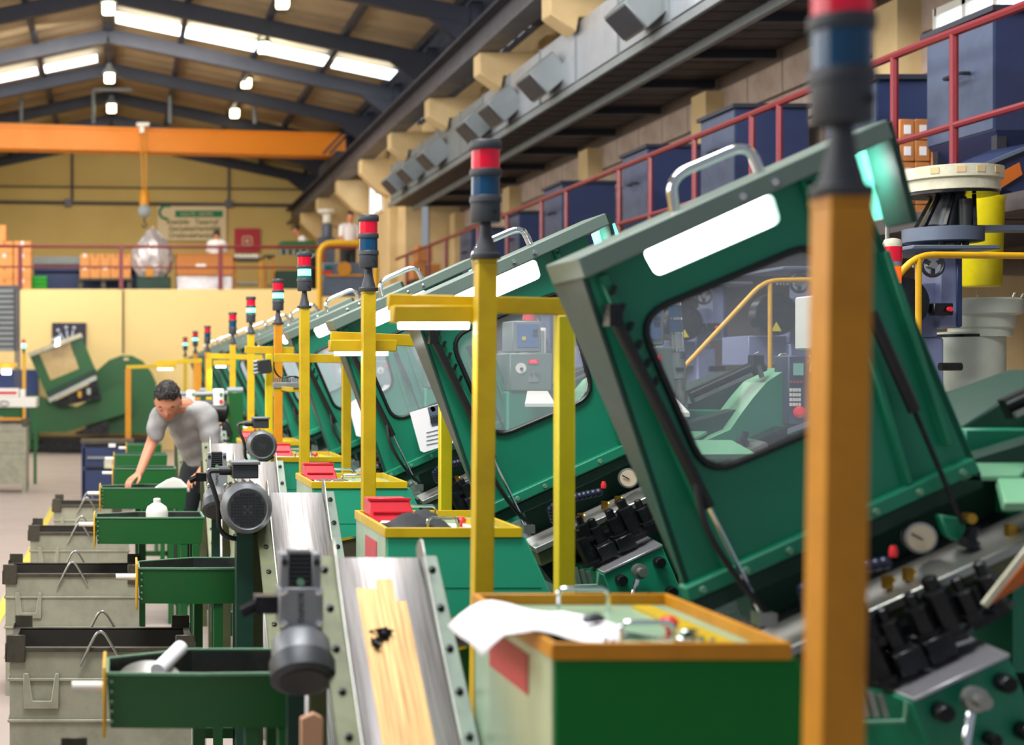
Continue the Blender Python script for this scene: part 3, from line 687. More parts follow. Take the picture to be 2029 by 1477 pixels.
# ---------------------------------------------------------------- inclined machine
def make_machine():
    Dh = 3.5
    t = thing('heading_machine', 'x', 'machine', (2.0, 3.6, 0), 'row of inclined green heading machines')
    # hood
    outer = [(1157, 542), (1690, 308), (1735, 445), (1942, 936), (1368, 1192)]
    win = [(1262, 628), (1622, 476), (1712, 812), (1398, 944)]
    slot = [(1272, 497), (1531, 381), (1549, 441), (1301, 549)]
    L = lambda pts, r: [tuple(v) for v in roundpoly([Vector((a, b)) for a, b in XZ(pts, Dh)], r)]
    plate('front_panel', XZ(outer, Dh), [L(win, .075), L(slot, .02)], Dh, Dh+.018, G_HOOD, t)
    hood = MB().pprism([(1144, 511), (1757, 236), (1772, 272), (1160, 552)], 3.44, .26)
    lip = hood.build('top_lip', G_LIP, t, .004, 2)
    for a in (1471, 1535): MB().lathe([(.0085, 0), (.0085, .005), (.005, .007)], P(a, 511-(a-1144)*.449+26, 3.44), (0, -1, 0), 10).build('screw', CHR, lip)
    # sides
    fl = [P(1157, 545, Dh), P(1368, 1192, Dh)]
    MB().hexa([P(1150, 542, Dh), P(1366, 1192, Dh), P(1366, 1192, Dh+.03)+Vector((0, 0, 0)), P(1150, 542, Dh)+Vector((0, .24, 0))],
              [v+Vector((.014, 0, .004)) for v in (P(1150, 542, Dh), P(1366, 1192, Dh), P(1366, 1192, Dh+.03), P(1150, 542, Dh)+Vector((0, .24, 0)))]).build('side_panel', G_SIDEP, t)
    MB().hexa([P(1733, 445, Dh), P(1940, 936, Dh), P(1940, 936, Dh)+Vector((0, .1, 0)), P(1733, 445, Dh)+Vector((0, .20, 0))],
              [v+Vector((-.014, 0, -.004)) for v in (P(1733, 445, Dh), P(1940, 936, Dh), P(1940, 936, Dh)+Vector((0, .1, 0)), P(1733, 445, Dh)+Vector((0, .20, 0)))]).build('side_panel', G_HOOD, t)
    MB().pprism([(1757, 240), (1768, 240), (1820, 440), (1806, 440)], 3.46, .12).build('corner_bracket', G_DARK, t)
    MB().pprism([(1680, 312), (1752, 278), (1808, 424), (1722, 440)], Dh+.17, .01).build('lamplit_hood_plate', G_MINT, t, .002, 1)  # inner hood face, painted bright as if lamplit
    # ribs on the front panel
    MB().pprism([(1186, 548), (1206, 540), (1468, 1150), (1450, 1158)], Dh-.02, .022).build('rib', G_TEAL, t, .003, 1)
    MB().pprism([(1716, 690), (1730, 684), (1812, 958), (1798, 964)], Dh-.02, .022).build('rib', G_TEAL, t, .003, 1)
    MB().pprism([(1590, 352), (1606, 345), (1668, 500), (1652, 508)], Dh-.025, .027).build('rib', G_TEAL, t, .003, 1)
    MB().pprism([(1752, 500), (1764, 495), (1890, 880), (1878, 886)], Dh-.03, .032).build('rib', G_TEAL, t, .003, 1)
    for x, y in ((1597, 368), (1606, 392), (1616, 416), (1628, 446)): MB().lathe([(.006, 0), (.006, .004)], P(x+6, y-6, Dh-.026), (0, -1, 0), 8).build('hole_plug', BLKM, t)
    # bottom flange
    fb = MB().pprism([(1358, 1166), (1930, 908), (1942, 936), (1370, 1194)], Dh-.03, .05).build('bottom_flange', G_TEAL, t, .004, 2)
    for i in range(7):
        a = .05+i*.15; MB().lathe([(.009, 0), (.007, .008)], P(1364+a*572, 1182-a*258, Dh-.03), (0, -1, 0), 8).build('rivet', G_EDGE, fb)
    MB().pprism([(1372, 1192), (1944, 934), (1950, 966), (1384, 1224)], Dh, .03).build('lower_skirt', G_DARK, t, .003, 1)
    # glass, gasket
    wl = L([(1268, 632), (1616, 484), (1704, 808), (1402, 934)], .07)
    plate('window_pane', wl, [], Dh+.006, Dh+.012, GLASS, t)
    gl = [Vector((x, Dh-.004, z)) for x, z in L(win, .075)]
    MB().tube(gl, .0085, 8, True).build('window_gasket', RUB, t)
    # lamp behind the slot
    lm = MB().pprism([(1262, 502), (1540, 378), (1556, 446), (1290, 558)], Dh+.05, .02).build('lamp_tube_cover', LAMPH, t)
    MB().pprism([(1262, 500), (1550, 376), (1560, 448), (1290, 560)], Dh+.075, .05).build('lamp_housing', G_LIP, t)
    # handle on the lip
    hp = fillet([P(1338, 425, 3.56), P(1326, 352, 3.56), P(1482, 284, 3.56), P(1508, 346, 3.56)], .05, 5)
    MB().tube(hp, .0125, 10).build('handle', CHR, t)
    # gas struts and hose
    g1 = MB().cyl(P(1222, 640, Dh-.05), P(1404, 1006, Dh-.05), .014, seg=12).build('gas_strut', RUB, t)
    MB().cyl(P(1404, 1006, Dh-.05), P(1512, 1222, Dh-.07), .006, seg=8).build('strut_rod', CHR, g1)
    MB().cbox(P(1214, 625, Dh-.04), (.03, .05, .05)).build('strut_bracket', BLKM, g1)
    MB().cbox(P(1514, 1226, Dh-.06), (.04, .05, .03)).build('strut_bracket', STEEL, g1)
    g2 = MB().cyl(P(1726, 620, Dh-.05), P(1812, 815, Dh-.05), .014, seg=12).build('gas_strut', RUB, t)
    MB().cyl(P(1812, 815, Dh-.05), P(1908, 1040, Dh-.07), .006, seg=8).build('strut_rod', BLKM, g2)
    MB().tube(fillet([P(1380, 960, Dh-.06), P(1396, 1050, Dh-.09), P(1470, 1160, Dh-.09), P(1520, 1215, Dh-.06)], .15, 5), .008, 8).build('hose', RUB, t)
    for i in range(6): MB().cbox(P(1215+i*17, 575+i*36, Dh-.03), (.010, .012, .022), Matrix.Rotation(.4, 4, 'Y')).build('hinge_link', BLKM, t)
    # dark back plate under the hood, bed, steel bar (measured at the second station, moved one pitch nearer)
    D = 5.62; dy = -2.0
    MB(dy).pprism([(1030, 985), (1330, 850), (1500, 800), (1500, 905), (1250, 990), (1060, 1086)], D, .1).build('back_plate', G_DARK, t)
    MB(dy).pprism([(1044, 1082), (1275, 976), (1500, 873), (1560, 846), (1580, 910), (1300, 1040), (1190, 1100), (1100, 1160), (1076, 1130)], 5.45, .5).build('bed', BLKM, t)
    bar_ = MB(dy).hexa([P(1060, 1086, 5.36), P(1520, 876, 5.36), P(1524, 888, 5.36), P(1064, 1098, 5.36)],
                       [P(1060, 1086, 5.36)+Vector((0, .16, .01)), P(1520, 876, 5.36)+Vector((0, .16, .01)), P(1524, 888, 5.36)+Vector((0, .16, 0)), P(1064, 1098, 5.36)+Vector((0, .16, 0))]).build('slide_bar', STEEL, t, .003, 1)
    MB(dy).pprism([(1066, 1098), (1520, 890), (1530, 912), (1074, 1122)], 5.38, .1).build('bar_carrier', RAILM, t)
    for x, y in ((1150, 1026), (1198, 1002), (1224, 992), (1352, 938), (1405, 914)):
        MB(dy).cbox(P(x, y, 5.42), (.018, .02, .03)).cyl(P(x, y, 5.42), P(x+9, y-4, 5.42), .006, seg=6).build('oil_fitting', BRASSF, t)
    for x, y in ((1120, 1040), (1300, 958), (1398, 912), (1470, 880)):
        MB(dy).lathe([(.022, 0), (.022, .02), (.012, .024), (.012, .05)], P(x, y+2, 5.43), (0.3, 0, 1), 6).build('bar_bolt', BLKM, t)
    # hex bolts and clamp blocks
    sl = Vector((-.42, 0, .907)).normalized()
    for x, y, r, h in ((1162, 1062, .026, .06), (1167, 1098, .034, .10), (1189, 1070, .028, .07), (1224, 1052, .03, .07), (1252, 1042, .034, .11), (1280, 1030, .026, .06), (1310, 1016, .026, .08)):
        b = MB(dy); b.lathe([(r*1.15, 0), (r*1.15, .012), (r*.85, .014), (r*.85, h), (r*.5, h+.004), (r*.5, h+.03), (r*.3, h+.034)], P(x-3, y-6, 5.24)-sl*h*.5, sl, 6)
        for f in b.bm.faces: f.smooth = False
        b.build('clamp_bolt', BLKM, t)
    for x, y in ((1200, 1096), (1236, 1080)):
        c = P(x-2, y-6, 5.24); MB(dy).cbox(c, (.062, .08, .05), Matrix.Rotation(-.42, 4, 'Y')).build('clamp_block', BLKM, t, .003, 1)
    MB(dy).pprism([(1130, 1090), (1320, 1000), (1335, 1040), (1180, 1118)], 5.32, .1).build('clamp_bed', BLKM, t)
    sp = MB(dy).hexa([P(1196, 1134, 5.12), P(1312, 1079, 5.12), P(1314, 1083, 5.12), P(1198, 1138, 5.12)],
                [P(1160, 1119, 5.36), P(1278, 1060, 5.36), P(1280, 1064, 5.36), P(1162, 1123, 5.36)]).build('silver_plate', SILV, t, .001, 1)
    blk = MB(dy).pprism([(1195, 1139), (1313, 1084), (1380, 1240), (1380, 1500), (1330, 1500)], 5.13, .4).build('front_block', G_TEAL, t, .004, 2)
    for x, y, r in ((1229, 1149, .019), (1304, 1114, .019), (1328, 1172, .019), (1288, 1182, .015)):
        MB(dy).lathe([(r, 0), (r, .03), (r*.8, .036)], P(x, y, 5.13), (-.05, -1, 0), 14).build('block_bolt', BLKM, t)
    wx = P(1265, 1132, 5.1)
    wr = MB(dy).tube([P(1262, 1150, 5.09), P(1254, 1182, 5.07), P(1250, 1215, 5.07)], .009, 8).build('clamp_lever', CHR, t)
    MB(dy).lathe([(.026, 0), (.026, .02), (.015, .022), (.015, .05)], wx, (0, -1, 0), 12).build('lever_hub', STEEL, wr)
    # little guard triangle left of block
    MB(dy).tube([P(1186, 1136, 5.1), P(1183, 1160, 5.1), P(1130, 1162, 5.1)], .005, 6).build('guard_wire', G_EDGE, t)
    for i in range(3): MB(dy).bar(P(1140+i*12, 1125+i*4, 5.2), P(1148+i*12, 1160, 5.2), .012, .012).build('link_rod', STEEL, t)
    # gauge, lever bracket, coolant hose
    ga = MB().lathe([(.034, 0), (.036, .02), (.036, .03), (.031, .031)], P(1815, 1064, 3.5), (-.15, -1, 0), 20).build('pressure_gauge', STEEL, t)
    MB().lathe([(.030, .032), (.030, .033)], P(1815, 1064, 3.5), (-.15, -1, 0), 20).build('dial', DIALC, ga)
    MB().bar(P(1806, 1058, 3.464), P(1828, 1070, 3.464), .003, .004).build('needle', BLK, ga)
    lb = MB().pprism([(1862, 1020), (1912, 1028), (1916, 1050), (1900, 1076), (1878, 1064)], 3.46, .03).build('lever_bracket', G_TEAL, t, .004, 1)
    MB().lathe([(.012, 0), (.012, .03)], P(1912, 1026, 3.46), (0, -1, 0), 10).build('pivot', BRASSF, lb)
    pts = [P(1098, 1030, 5.42), P(1092, 1010, 5.4), P(1110, 992, 5.36), P(1140, 986, 5.34), P(1166, 980, 5.34), P(1196, 974, 5.34)]
    hz = MB(dy); path = []
    for a, b in zip(pts, pts[1:]):
        for k in range(3): path.append(a.lerp(b, k/3))
    for q in path: hz.ball(q, .017, (1, 1, .9), 8, 6)
    hz = hz.build('coolant_hose', BLUEH, t)
    MB(dy).lathe([(.009, 0), (.010, .012), (.006, .024)], P(1196, 968, 5.33), (0, 0, 1), 8).build('nozzle', REDK, hz)
    # green housing to the right and the base down to the floor
    MB().prism([(1.75, .0), (1.75, .42), (2.1, .60), (3.0, 1.02), (3.0, 0)], 3.42, 4.3).build('base', G_DARK, t, .01, 1)
    MB().prism([(1.40, 0), (1.40, .55), (1.75, .78), (2.3, 1.0), (3.1, 1.0), (3.1, 0)], 3.86, 4.6).build('body', G_DARK, t, .01, 1)
    # curved cover: top surface is a band that follows a curve (second station)
    Dc = 5.55
    fr = [(1370, 880), (1404, 871), (1447, 852), (1471, 817), (1493, 788), (1519, 758), (1544, 741), (1562, 731), (1600, 727), (1660, 735), (1700, 760)]
    F = [P(a, b, Dc) for a, b in fr]; top = [f+Vector((0, .21, 0)) for f in F]
    m = MB(dy)
    for i in range(len(F)-1): m.face([F[i], F[i+1], top[i+1], top[i]], True)
    m.build('curved_cover', G_PALE, t)
    zb = .9
    m = MB(dy); m.hexa([F[0]]+F[1:]+[Vector((F[-1].x, Dc, zb)), Vector((F[0].x, Dc, zb))], [v+Vector((0, .2, -.004)) for v in [F[0]]+F[1:]]+[Vector((F[-1].x, Dc+.2, zb)), Vector((F[0].x, Dc+.2, zb))])
    m.build('cover_side', G_TEAL, t)
    MB(dy).tube([P(1552, 716, Dc+.1)+Vector((.022*math.cos(a), 0, .026*math.sin(a))) for a in [i*PI/5 for i in range(10)]], .006, 6, True).build('eye_bolt', STEEL, t)
    MB(dy).hexa([P(1340, 872, 5.45), P(1450, 872, 5.45), P(1500, 900, 5.3), P(1330, 900, 5.3)], [v+Vector((0, .01, -.02)) for v in (P(1340, 872, 5.45), P(1450, 872, 5.45), P(1500, 900, 5.3), P(1330, 900, 5.3))]).build('table_plate', G_PALE, t, .002, 1)
    MB(dy).hexa([P(1330, 845, 5.7), P(1420, 845, 5.7), P(1372, 870, 5.5), P(1300, 870, 5.5)], [v+Vector((0, .0, -.012)) for v in (P(1330, 845, 5.7), P(1420, 845, 5.7), P(1372, 870, 5.5), P(1300, 870, 5.5))]).build('table_plate', G_PALE, t, .002, 1)
    MB(dy).pprism([(1330, 812), (1430, 812), (1430, 860), (1330, 860)], 5.75, .4).build('rear_block', G_TEAL, t, .006, 1)
    MB(dy).pprism([(1330, 812), (1385, 775), (1500, 735), (1500, 845), (1430, 845)], 5.8, .35).build('rear_block', G_DARK, t, .006, 1)
    # feed rails
    MB(dy).bar(P(1368, 787, 5.62), P(1512, 722, 5.62), .03, .05).build('feed_rail', BLKM, t)
    MB(dy).bar(P(1368, 779, 5.6), P(1512, 713, 5.6), .006, .006).build('feed_rail_edge', STEEL, t)
    MB(dy).bar(P(1376, 794, 5.58), P(1490, 742, 5.58), .012, .012).build('feed_rail_edge', STEEL, t)
    fc = MB(dy).cbox(P(1498, 718, 5.6), (.04, .05, .05)).build('feed_clamp', BLKM, t)
    MB(dy).cyl(P(1502, 724, 5.58), P(1510, 748, 5.58), .01, seg=8).tube([P(1500, 712, 5.58), P(1496, 702, 5.58), P(1502, 698, 5.58), P(1506, 706, 5.58)], .004, 6).build('clamp_screw', STEEL, fc)
    # control console with keypad (front) and boxes
    c0 = P(1562, 705, 5.5); c1 = P(1604, 842, 5.5)
    cs = MB(dy).box((c0.x, 5.5, c1.z), (c1.x, 5.62, c0.z)).build('keypad_console', NAVYP, t, .004, 1)
    s0 = P(1572, 720, 5.5); s1 = P(1591, 744, 5.5)
    MB(dy).box((s0.x, 5.495, s1.z), (s1.x, 5.5, s0.z)).build('screen', SCRN, cs)
    kb = MB(dy)
    for r in range(4):
        for c in range(4):
            q = P(1567+c*5.7, 773+r*9.6, 5.495); MB(dy).cbox(q, (.0075, .006, .012)).build('key', WHITEP, cs)
    for c in range(4): MB(dy).cbox(P(1568+c*6.6, 757, 5.495), (.006, .006, .008)).build('key', STICK, cs)
    MB(dy).lathe([(.02, 0), (.022, .012), (.012, .02)], P(1584, 818, 5.49), (-.4, -1, .2), 12).build('stop_button', REDK, cs)
    b0 = P(1606, 705, 5.5); b1 = P(1650, 800, 5.5)
    sb = MB(dy).box((b0.x, 5.5, b1.z), (b1.x, 5.7, b0.z)).build('switch_box', SHELL, t, .004, 1)
    MB(dy).cbox(P(1615, 727, 5.49), (.045, .02, .04)).build('white_switch', WHITEP, sb)
    MB(dy).lathe([(.013, 0), (.013, .03)], P(1617, 770, 5.5), (-.3, -1, 0), 10).build('rotary_knob', BLK, sb)
    MB(dy).tube([P(1610, 705, 5.48), P(1602, 720, 5.46), P(1599, 760, 5.46), P(1605, 812, 5.47)], .004, 6).build('cable', RUB, sb)
    MB(dy).hexa([P(1560, 850, 5.35), P(1640, 820, 5.35), P(1660, 830, 5.6), P(1590, 856, 5.6)], [v-Vector((0, 0, .02)) for v in (P(1560, 850, 5.35), P(1640, 820, 5.35), P(1660, 830, 5.6), P(1590, 856, 5.6))]).build('console_shelf', SILV, t)
    MB(dy).box((c0.x, 5.64, .0), (b1.x, 5.98, c1.z)).build('console_column', G_TEAL, t, .01, 1)
    mo = MB(dy).box((P(1622, 0, 5.6).x, 5.6, P(0, 692, 5.6).z), (P(1684, 0, 5.6).x, 5.8, P(0, 584, 5.6).z)).build('monitor', WHITEP, t, .006, 1)
    MB(dy).box((P(1629, 0, 5.6).x, 5.594, P(0, 682, 5.6).z), (P(1677, 0, 5.6).x, 5.6, P(0, 594, 5.6).z)).build('monitor_screen', SHELL, mo)
    MB(dy).cyl(P(1652, 692, 5.7), P(1652, 712, 5.7), .02, seg=8).build('monitor_stand', STEEL, mo)
    return t
def make_tower():
    dy = 0.0; t = thing('signal_tower', 'x', 'stack light', (P(1350, 0, 5.7).x, 5.7, 0), 'striped signal towers behind the hoods')
    # striped light tower of the second row machine
    tw = MB(dy).cyl(P(1351, 796, 5.7), P(1347, 752, 5.7), .022, seg=14).cyl(P(1352, 800, 5.7), P(1352, 775, 5.7), .034, seg=14).build('tower_foot', STEEL, t)
    for a, b, mm in ((796-46, 698, SHELL), (692, 662, SILV), (660, 634, BLUEL), (630, 606, BLUEL), (600, 574, REDL)):
        MB(dy).cyl(P(1347-(750-a)*.07, a, 5.7), P(1347-(750-b)*.07, b, 5.7), .0245, seg=14).build('tower_segment', mm, tw)
    for a in (695, 661, 632, 603): MB(dy).cyl(P(1347-(750-a)*.07, a+2.5, 5.7), P(1347-(750-a)*.07, a-2.5, 5.7), .026, seg=14).build('tower_ring', CHR, tw)
    for i in range(5): MB(dy).cyl(P(1347, 708-i*2.8+4, 5.7), P(1347, 706.8-i*2.8+4, 5.7), .0255, seg=14).build('vent_slot', BLK, tw)
    MB(dy).cbox(P(1347, 732, 5.675), (.03, .004, .012)).build('tower_label', BLK, tw)
    MB().cyl((P(1352, 0, 5.7).x, 5.7, 0), P(1352, 800, 5.7), .02, seg=10).build('tower_pole', STEEL, t)
    return t
def make_monitor():
    t = thing('monitor_cabinet', 'x', 'cabinet', (P(1050, 0, 7.5).x, 7.5-2.0, 0), 'control cabinets with load monitors behind the hoods')
    # load monitor on a grey box (third station, two pitches back)
    D3 = 7.4; e = -2.0
    a = P(1015, 698, D3); b = P(1072, 636, D3)
    lm = MB(e).box((a.x, D3, a.z), (b.x, D3+.2, b.z)).build('load_monitor', SHELL, t, .006, 1)
    a = P(1024, 688, D3); b = P(1066, 643, D3)
    dp = MB(e).box((a.x, D3-.006, a.z), (b.x, D3, b.z)).build('display_panel', BLUEP, lm)
    MB(e).cbox(P(1060, 656, D3-.008), (.022, .006, .012)).cbox(P(1060, 664, D3-.008), (.022, .006, .012)).build('digit_window', BLK, lm)
    MB(e).lathe([(.011, 0), (.011, .004)], P(1038, 671, D3-.006), (0, -1, 0), 10).build('yellow_key', YEL2, lm)
    bc = MB(e).lathe([(.03, 0), (.03, .02), (.026, .035), (.014, .05), (.003, .055)], P(1048, 635, D3+.08), (0, 0, 1), 12).build('red_dome_lamp', REDK, lm)
    a = P(1008, 775, D3); b = P(1092, 700, D3)
    gb = MB(e).box((a.x, D3-.02, a.z), (b.x, D3+.4, b.z)).build('dial_box', G_LIP, t, .006, 1)
    MB(e).lathe([(.026, 0), (.026, .006)], P(1032, 730, D3-.02), (0, -1, 0), 18).build('white_dial', DIALW, gb)
    MB(e).lathe([(.007, .006), (.007, .02)], P(1032, 731, D3-.02), (0, -1, 0), 10).build('dial_knob', BLK, gb)
    MB(e).cbox(P(1057, 717, D3-.024), (.046, .008, .022)).build('digit_display', REDL, gb)
    text('095', .022, REDD, gb, P(1057, 717, D3-.03)+Vector((0, -2.0, 0)), name='display_digits')
    MB(e).cbox(P(1057, 747, D3-.024), (.046, .008, .05)).build('button_plate', SHELL, gb)
    for x in (1052, 1062): MB(e).lathe([(.008, 0), (.008, .01)], P(x, 740, D3-.028), (0, -1, 0), 8).build('push_button', STEEL, gb)
    MB(e).box((P(1004, 0, D3).x, D3, .615), (P(1094, 0, D3).x, D3+.4, P(0, 776, D3).z)).build('dial_column', G_TEAL, t, .01, 1)
    MB(e).hexa([P(1040, 800, 7.1), P(1100, 800, 7.1), P(1085, 775, 7.35), P(1045, 775, 7.35)], [v-Vector((0, 0, .015)) for v in (P(1040, 800, 7.1), P(1100, 800, 7.1), P(1085, 775, 7.35), P(1045, 775, 7.35))]).build('tilted_tray', WHITEP, t)
    return t
machine = make_machine()
nm = ['nearest inclined green machine with the biggest hood window and bright slot lamp',
      'second inclined green machine, its hood lamp glaring behind the second yellow post',
      'third inclined green machine, white work sheet hung under its window',
      'fourth inclined green machine, behind the second yellow lamp frame']
machine['label'] = nm[0]
for k in range(1, 11):
    copy_tree(machine, (2.0, 3.6+PITCH*k, 0), nm[k] if k < 4 else '%s inclined green machine from the camera in the receding row' % ORD[k], 'row of inclined green heading machines',
              skip=('rivet', 'key', 'tower_ring', 'vent_slot', 'hinge_link', 'hole_plug') if k > 4 else ())
tow = make_tower(); tow['label'] = 'silver signal tower with red and blue bands seen through the nearest hood window'
for k in range(1, 5):
    copy_tree(tow, (OFF[tow.name].x, 5.7+PITCH*k, 0), 'silver signal tower seen through the %s hood window' % ORD[k], skip=('vent_slot',))
mon = make_monitor(); mon['label'] = 'grey load monitor seen at the left edge of the nearest hood window'
ml = OFF[mon.name].copy(); mon.location = (ml.x-.0, ml.y+.32, 0)
for k in range(1, 7):
    copy_tree(mon, (ml.x, ml.y+PITCH*k, 0), ['grey load monitor with blue display seen through the second hood window', 'load monitor seen through the third hood window', 'load monitor behind the fourth hood', 'load monitor behind the fifth hood', 'load monitor behind the sixth hood', 'load monitor behind the seventh hood'][k-1])
for k in range(3):      # added light inside the hood, aimed to brighten the mint plate
    ld = bpy.data.lights.new('mint_plate_fill', 'AREA'); ld.size = .05; ld.energy = 1.6; ld.color = (.95, .98, 1)
    lo = bpy.data.objects.new('mint_plate_fill', ld); C.objects.link(lo)
    a_ = P(1700, 340, 3.5)+Vector((0, PITCH*k+.03, 0)); b_ = P(1752, 350, 3.67)+Vector((0, PITCH*k, 0)); lo.location = a_
    lo.rotation_euler = (b_-a_).to_track_quat('-Z', 'Y').to_euler()
# sheets hung on hoods
def sheet_on(label, pts, D, pic):
    c = P(*pts[2], D); t = thing('work_sheet', label, 'paper', (c.x, D, c.z))
    MB().hexa([P(a, b, D) for a, b in pts], [P(a, b, D)+Vector((0, .004, 0)) for a, b in pts]).build('sheet', PAPER, t)
    for q in pic: MB().hexa([P(a, b, D-.002) for a, b in q[0]], [P(a, b, D-.002)+Vector((0, .001, 0)) for a, b in q[0]]).build(q[2], q[1], t)
    return t
ws = sheet_on('white work instruction sheet with yellow dot hung on the third machine hood', [(812, 818), (916, 786), (918, 872), (840, 897), (833, 894)], 7.38, [
    ([(847, 808), (914, 790), (914, 832), (856, 846)], BLUEG, 'printed_panel'), ([(852, 810), (856, 805), (862, 808), (863, 814), (857, 817)], YEL2, 'yellow_dot')])
for i in range(3): text('%%%%%%', .02, BLK, ws, P(868, 824+i*5.5, 7.372), (PI/2, -.25, 0), 'print_line')
for i in range(4): MB().bar(P(845, 858+i*8, 7.377), P(885+i*3, 848+i*8, 7.377), .002, .003).build('handwriting_line', BLUEG, ws)
sheet_on('pale paper sheet on the fourth machine hood behind the yellow posts', [(690, 800), (716, 786), (722, 868), (706, 864)], 9.4, [])
sheet_on('narrow pale sheet on the fifth machine hood', [(618, 786), (628, 782), (646, 838), (634, 844)], 11.4, [])

# ---------------------------------------------------------------- control cabinets
CX = [0, .055, .08, .10]+[.10]*8
def make_cabinet(paint, side, rimm=None):
    t = thing('control_cabinet', 'x', 'cabinet', (1.0, 2.95, 0), 'green control cabinets with yellow rims')
    xl, xr = .765, 1.172; f, b = 2.67, 3.26; zt = 1.1
    MB().prism([(xl, .08), (xl, zt), (xr+.02, zt), (xr+.40, .25), (xr+.40, .08)], f, b).build('body', paint, t, .004, 2)
    MB().prism([(xl+.03, 0), (xl+.03, .08), (xr+.3, .08), (xr+.3, 0)], f+.03, b-.03).build('plinth', BLKM, t)
    MB().box((xl-.004, f+.004, .10), (xl, b-.004, zt-.005)).build('side_door', side, t)
    MB().box((xl, f-.0015, .94), (xr+.07, f, .9415)).build('panel_seam', G_DARK, t)
    w_ = .012
    rm = [((xl-.008, f-.008, zt-.003), (xr+.008, f+w_-.008, zt+.027)), ((xl-.008, b-w_+.008, zt-.003), (xr+.008, b+.008, zt+.027)),
          ((xl-.008, f+w_-.008, zt-.003), (xl+w_-.008, b-w_+.008, zt+.027)), ((xr-w_+.008, f+w_-.008, zt-.003), (xr+.008, b-w_+.008, zt+.027))]
    for a, c in rm: MB().box(a, c).build('rim_bar', rimm or YEL, t, .0015, 1)
    MB().box((xl+.006, f+.006, zt), (xr-.006, b-.006, zt+.004)).build('top_mat', G_SIDE, t)
    for x0, x1, y in ((.93, 1.03, 3.17), (.93, 1.03, 2.74)):
        x0, x1 = (.915, 1.02) if y > 3 else (.905, 1.0)
        p = fillet([(x0, y, zt), (x0, y, zt+.05), (x1, y, zt+.05), (x1, y, zt)], .015)
        MB().tube(p, .0055, 8).build('chrome_handle', CHR, t)
    MB().lathe([(.006, 0), (.006, .02), (.016, .024), (.018, .034), (.01, .042)], (1.035, 2.86, zt), (0, 0, 1), 14).build('red_knob', REDK, t)
    MB().box((1.08, 2.75, zt+.004), (1.12, 3.2, zt+.012)).build('inner_strip', YEL, t)
    return t
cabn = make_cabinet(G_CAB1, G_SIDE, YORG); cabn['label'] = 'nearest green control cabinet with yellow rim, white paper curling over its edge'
st = MB().hexa([P(980, 1284, 3.17), P(980, 1340, 3.17), P(1045, 1396, 2.83), P(1045, 1328, 2.83)], [v+Vector((.004, 0, 0)) for v in (P(980, 1284, 3.17), P(980, 1340, 3.17), P(1045, 1396, 2.83), P(1045, 1328, 2.83))])
st = MB().box((.7585, 2.83, 1.0), (.762, 3.12, 1.075)); st.build('red_sticker', STICK, cabn)
cab2 = make_cabinet(G_CAB, G_SIDE); cab2.location = (1.055, 4.95, 0)
cab2['label'] = 'second green control cabinet, red bin and dark cloth on its top'
MB().box((.7585, 2.83, .985), (.762, 3.05, 1.065)).build('red_sticker', STICK, cab2)

for k in range(2, 10):
    copy_tree(cab2, (1.0+CX[k], 2.95+PITCH*k, 0), '%s green control cabinet from the camera in the row' % ORD[k], skip=('red_sticker',))
# things on the cabinets
zt = 1.104
def paper(label, pts, z=zt+.001, curl=None):
    c = Vector(pts[0]); t = MB()
    t.mesh(pts, [tuple(range(len(pts)))])
    o = t.build('paper_sheet', PAPER, None, origin=(pts[0][0], pts[0][1], pts[0][2]))
    s = o.modifiers.new('s', 'SOLIDIFY'); s.thickness = .001; return tag(o, label, 'paper')
m = MB(); W = 14
A = [(x, 0) for x in range(W+1)]
vs = []
for i in range(W+1):
    u = i/W
    x = .665+.29*u
    z = 1.13+.006*math.sin(u*9)+( -.05*(1-u/.3)**1.6 if u < .3 else 0)+(-.018*min(1, max(0, (u-.42)/.3)))+.0
    yA = 2.74+.0*u+(.05 if u < .15 else 0); yB = 3.14-.04*math.sin(u*3)
    if u > .8: yA += (u-.8)*.6; yB -= (u-.8)*.9
    for j in range(7):
        v = j/6; vs.append((x+v*.012, yA+(yB-yA)*v, z+.004*math.sin(v*6+u*5)))
fs = [(i*7+j, i*7+j+1, (i+1)*7+j+1, (i+1)*7+j) for i in range(W) for j in range(6)]
m.mesh(vs, fs, True); o = m.build('paper_sheet', PAPER, None, origin=(.9, 2.9, 1.12)); s = o.modifiers.new('s', 'SOLIDIFY'); s.thickness = .001
tag(o, 'large white paper curling over the left edge of the nearest cabinet', 'paper')
m = MB(); 
for i in range(5): m.ball((.895+i*.006, 2.90+.004*i, 1.13+.004*(i % 2)), .010, (1.4, 1, .7), 6, 5)
tag(m.build('screw_pile', GREYD, None, origin=(.9, 2.9, 1.12)), 'small dark heap of screws on the white paper of the nearest cabinet', 'screws', kind=None)
def wrench(p, q, label, r=.006):
    p = Vector(p); q = Vector(q); m = MB(); m.bar(p, q, r*2.4, r)
    d = (q-p).normalized(); a = math.atan2(d.y, d.x)
    for c, s in ((p, -1), (q, 1)):
        m.lathe([(r*2.3, -r*.7), (r*2.6, 0), (r*2.3, r*.7)], c+d*s*r*1.5, (0, 0, 1), 6)
    return tag(m.build('spanner', CHR, None, origin=((p+q)/2).to_tuple()), label, 'spanner')
wrench((.93, 2.86, 1.112), (1.02, 2.74, 1.112), 'bright spanner lying under the front handle of the nearest cabinet')
wrench((1.045, 2.80, 1.112), (1.075, 2.86, 1.112), 'short spanner lying beside the red knob on the nearest cabinet')
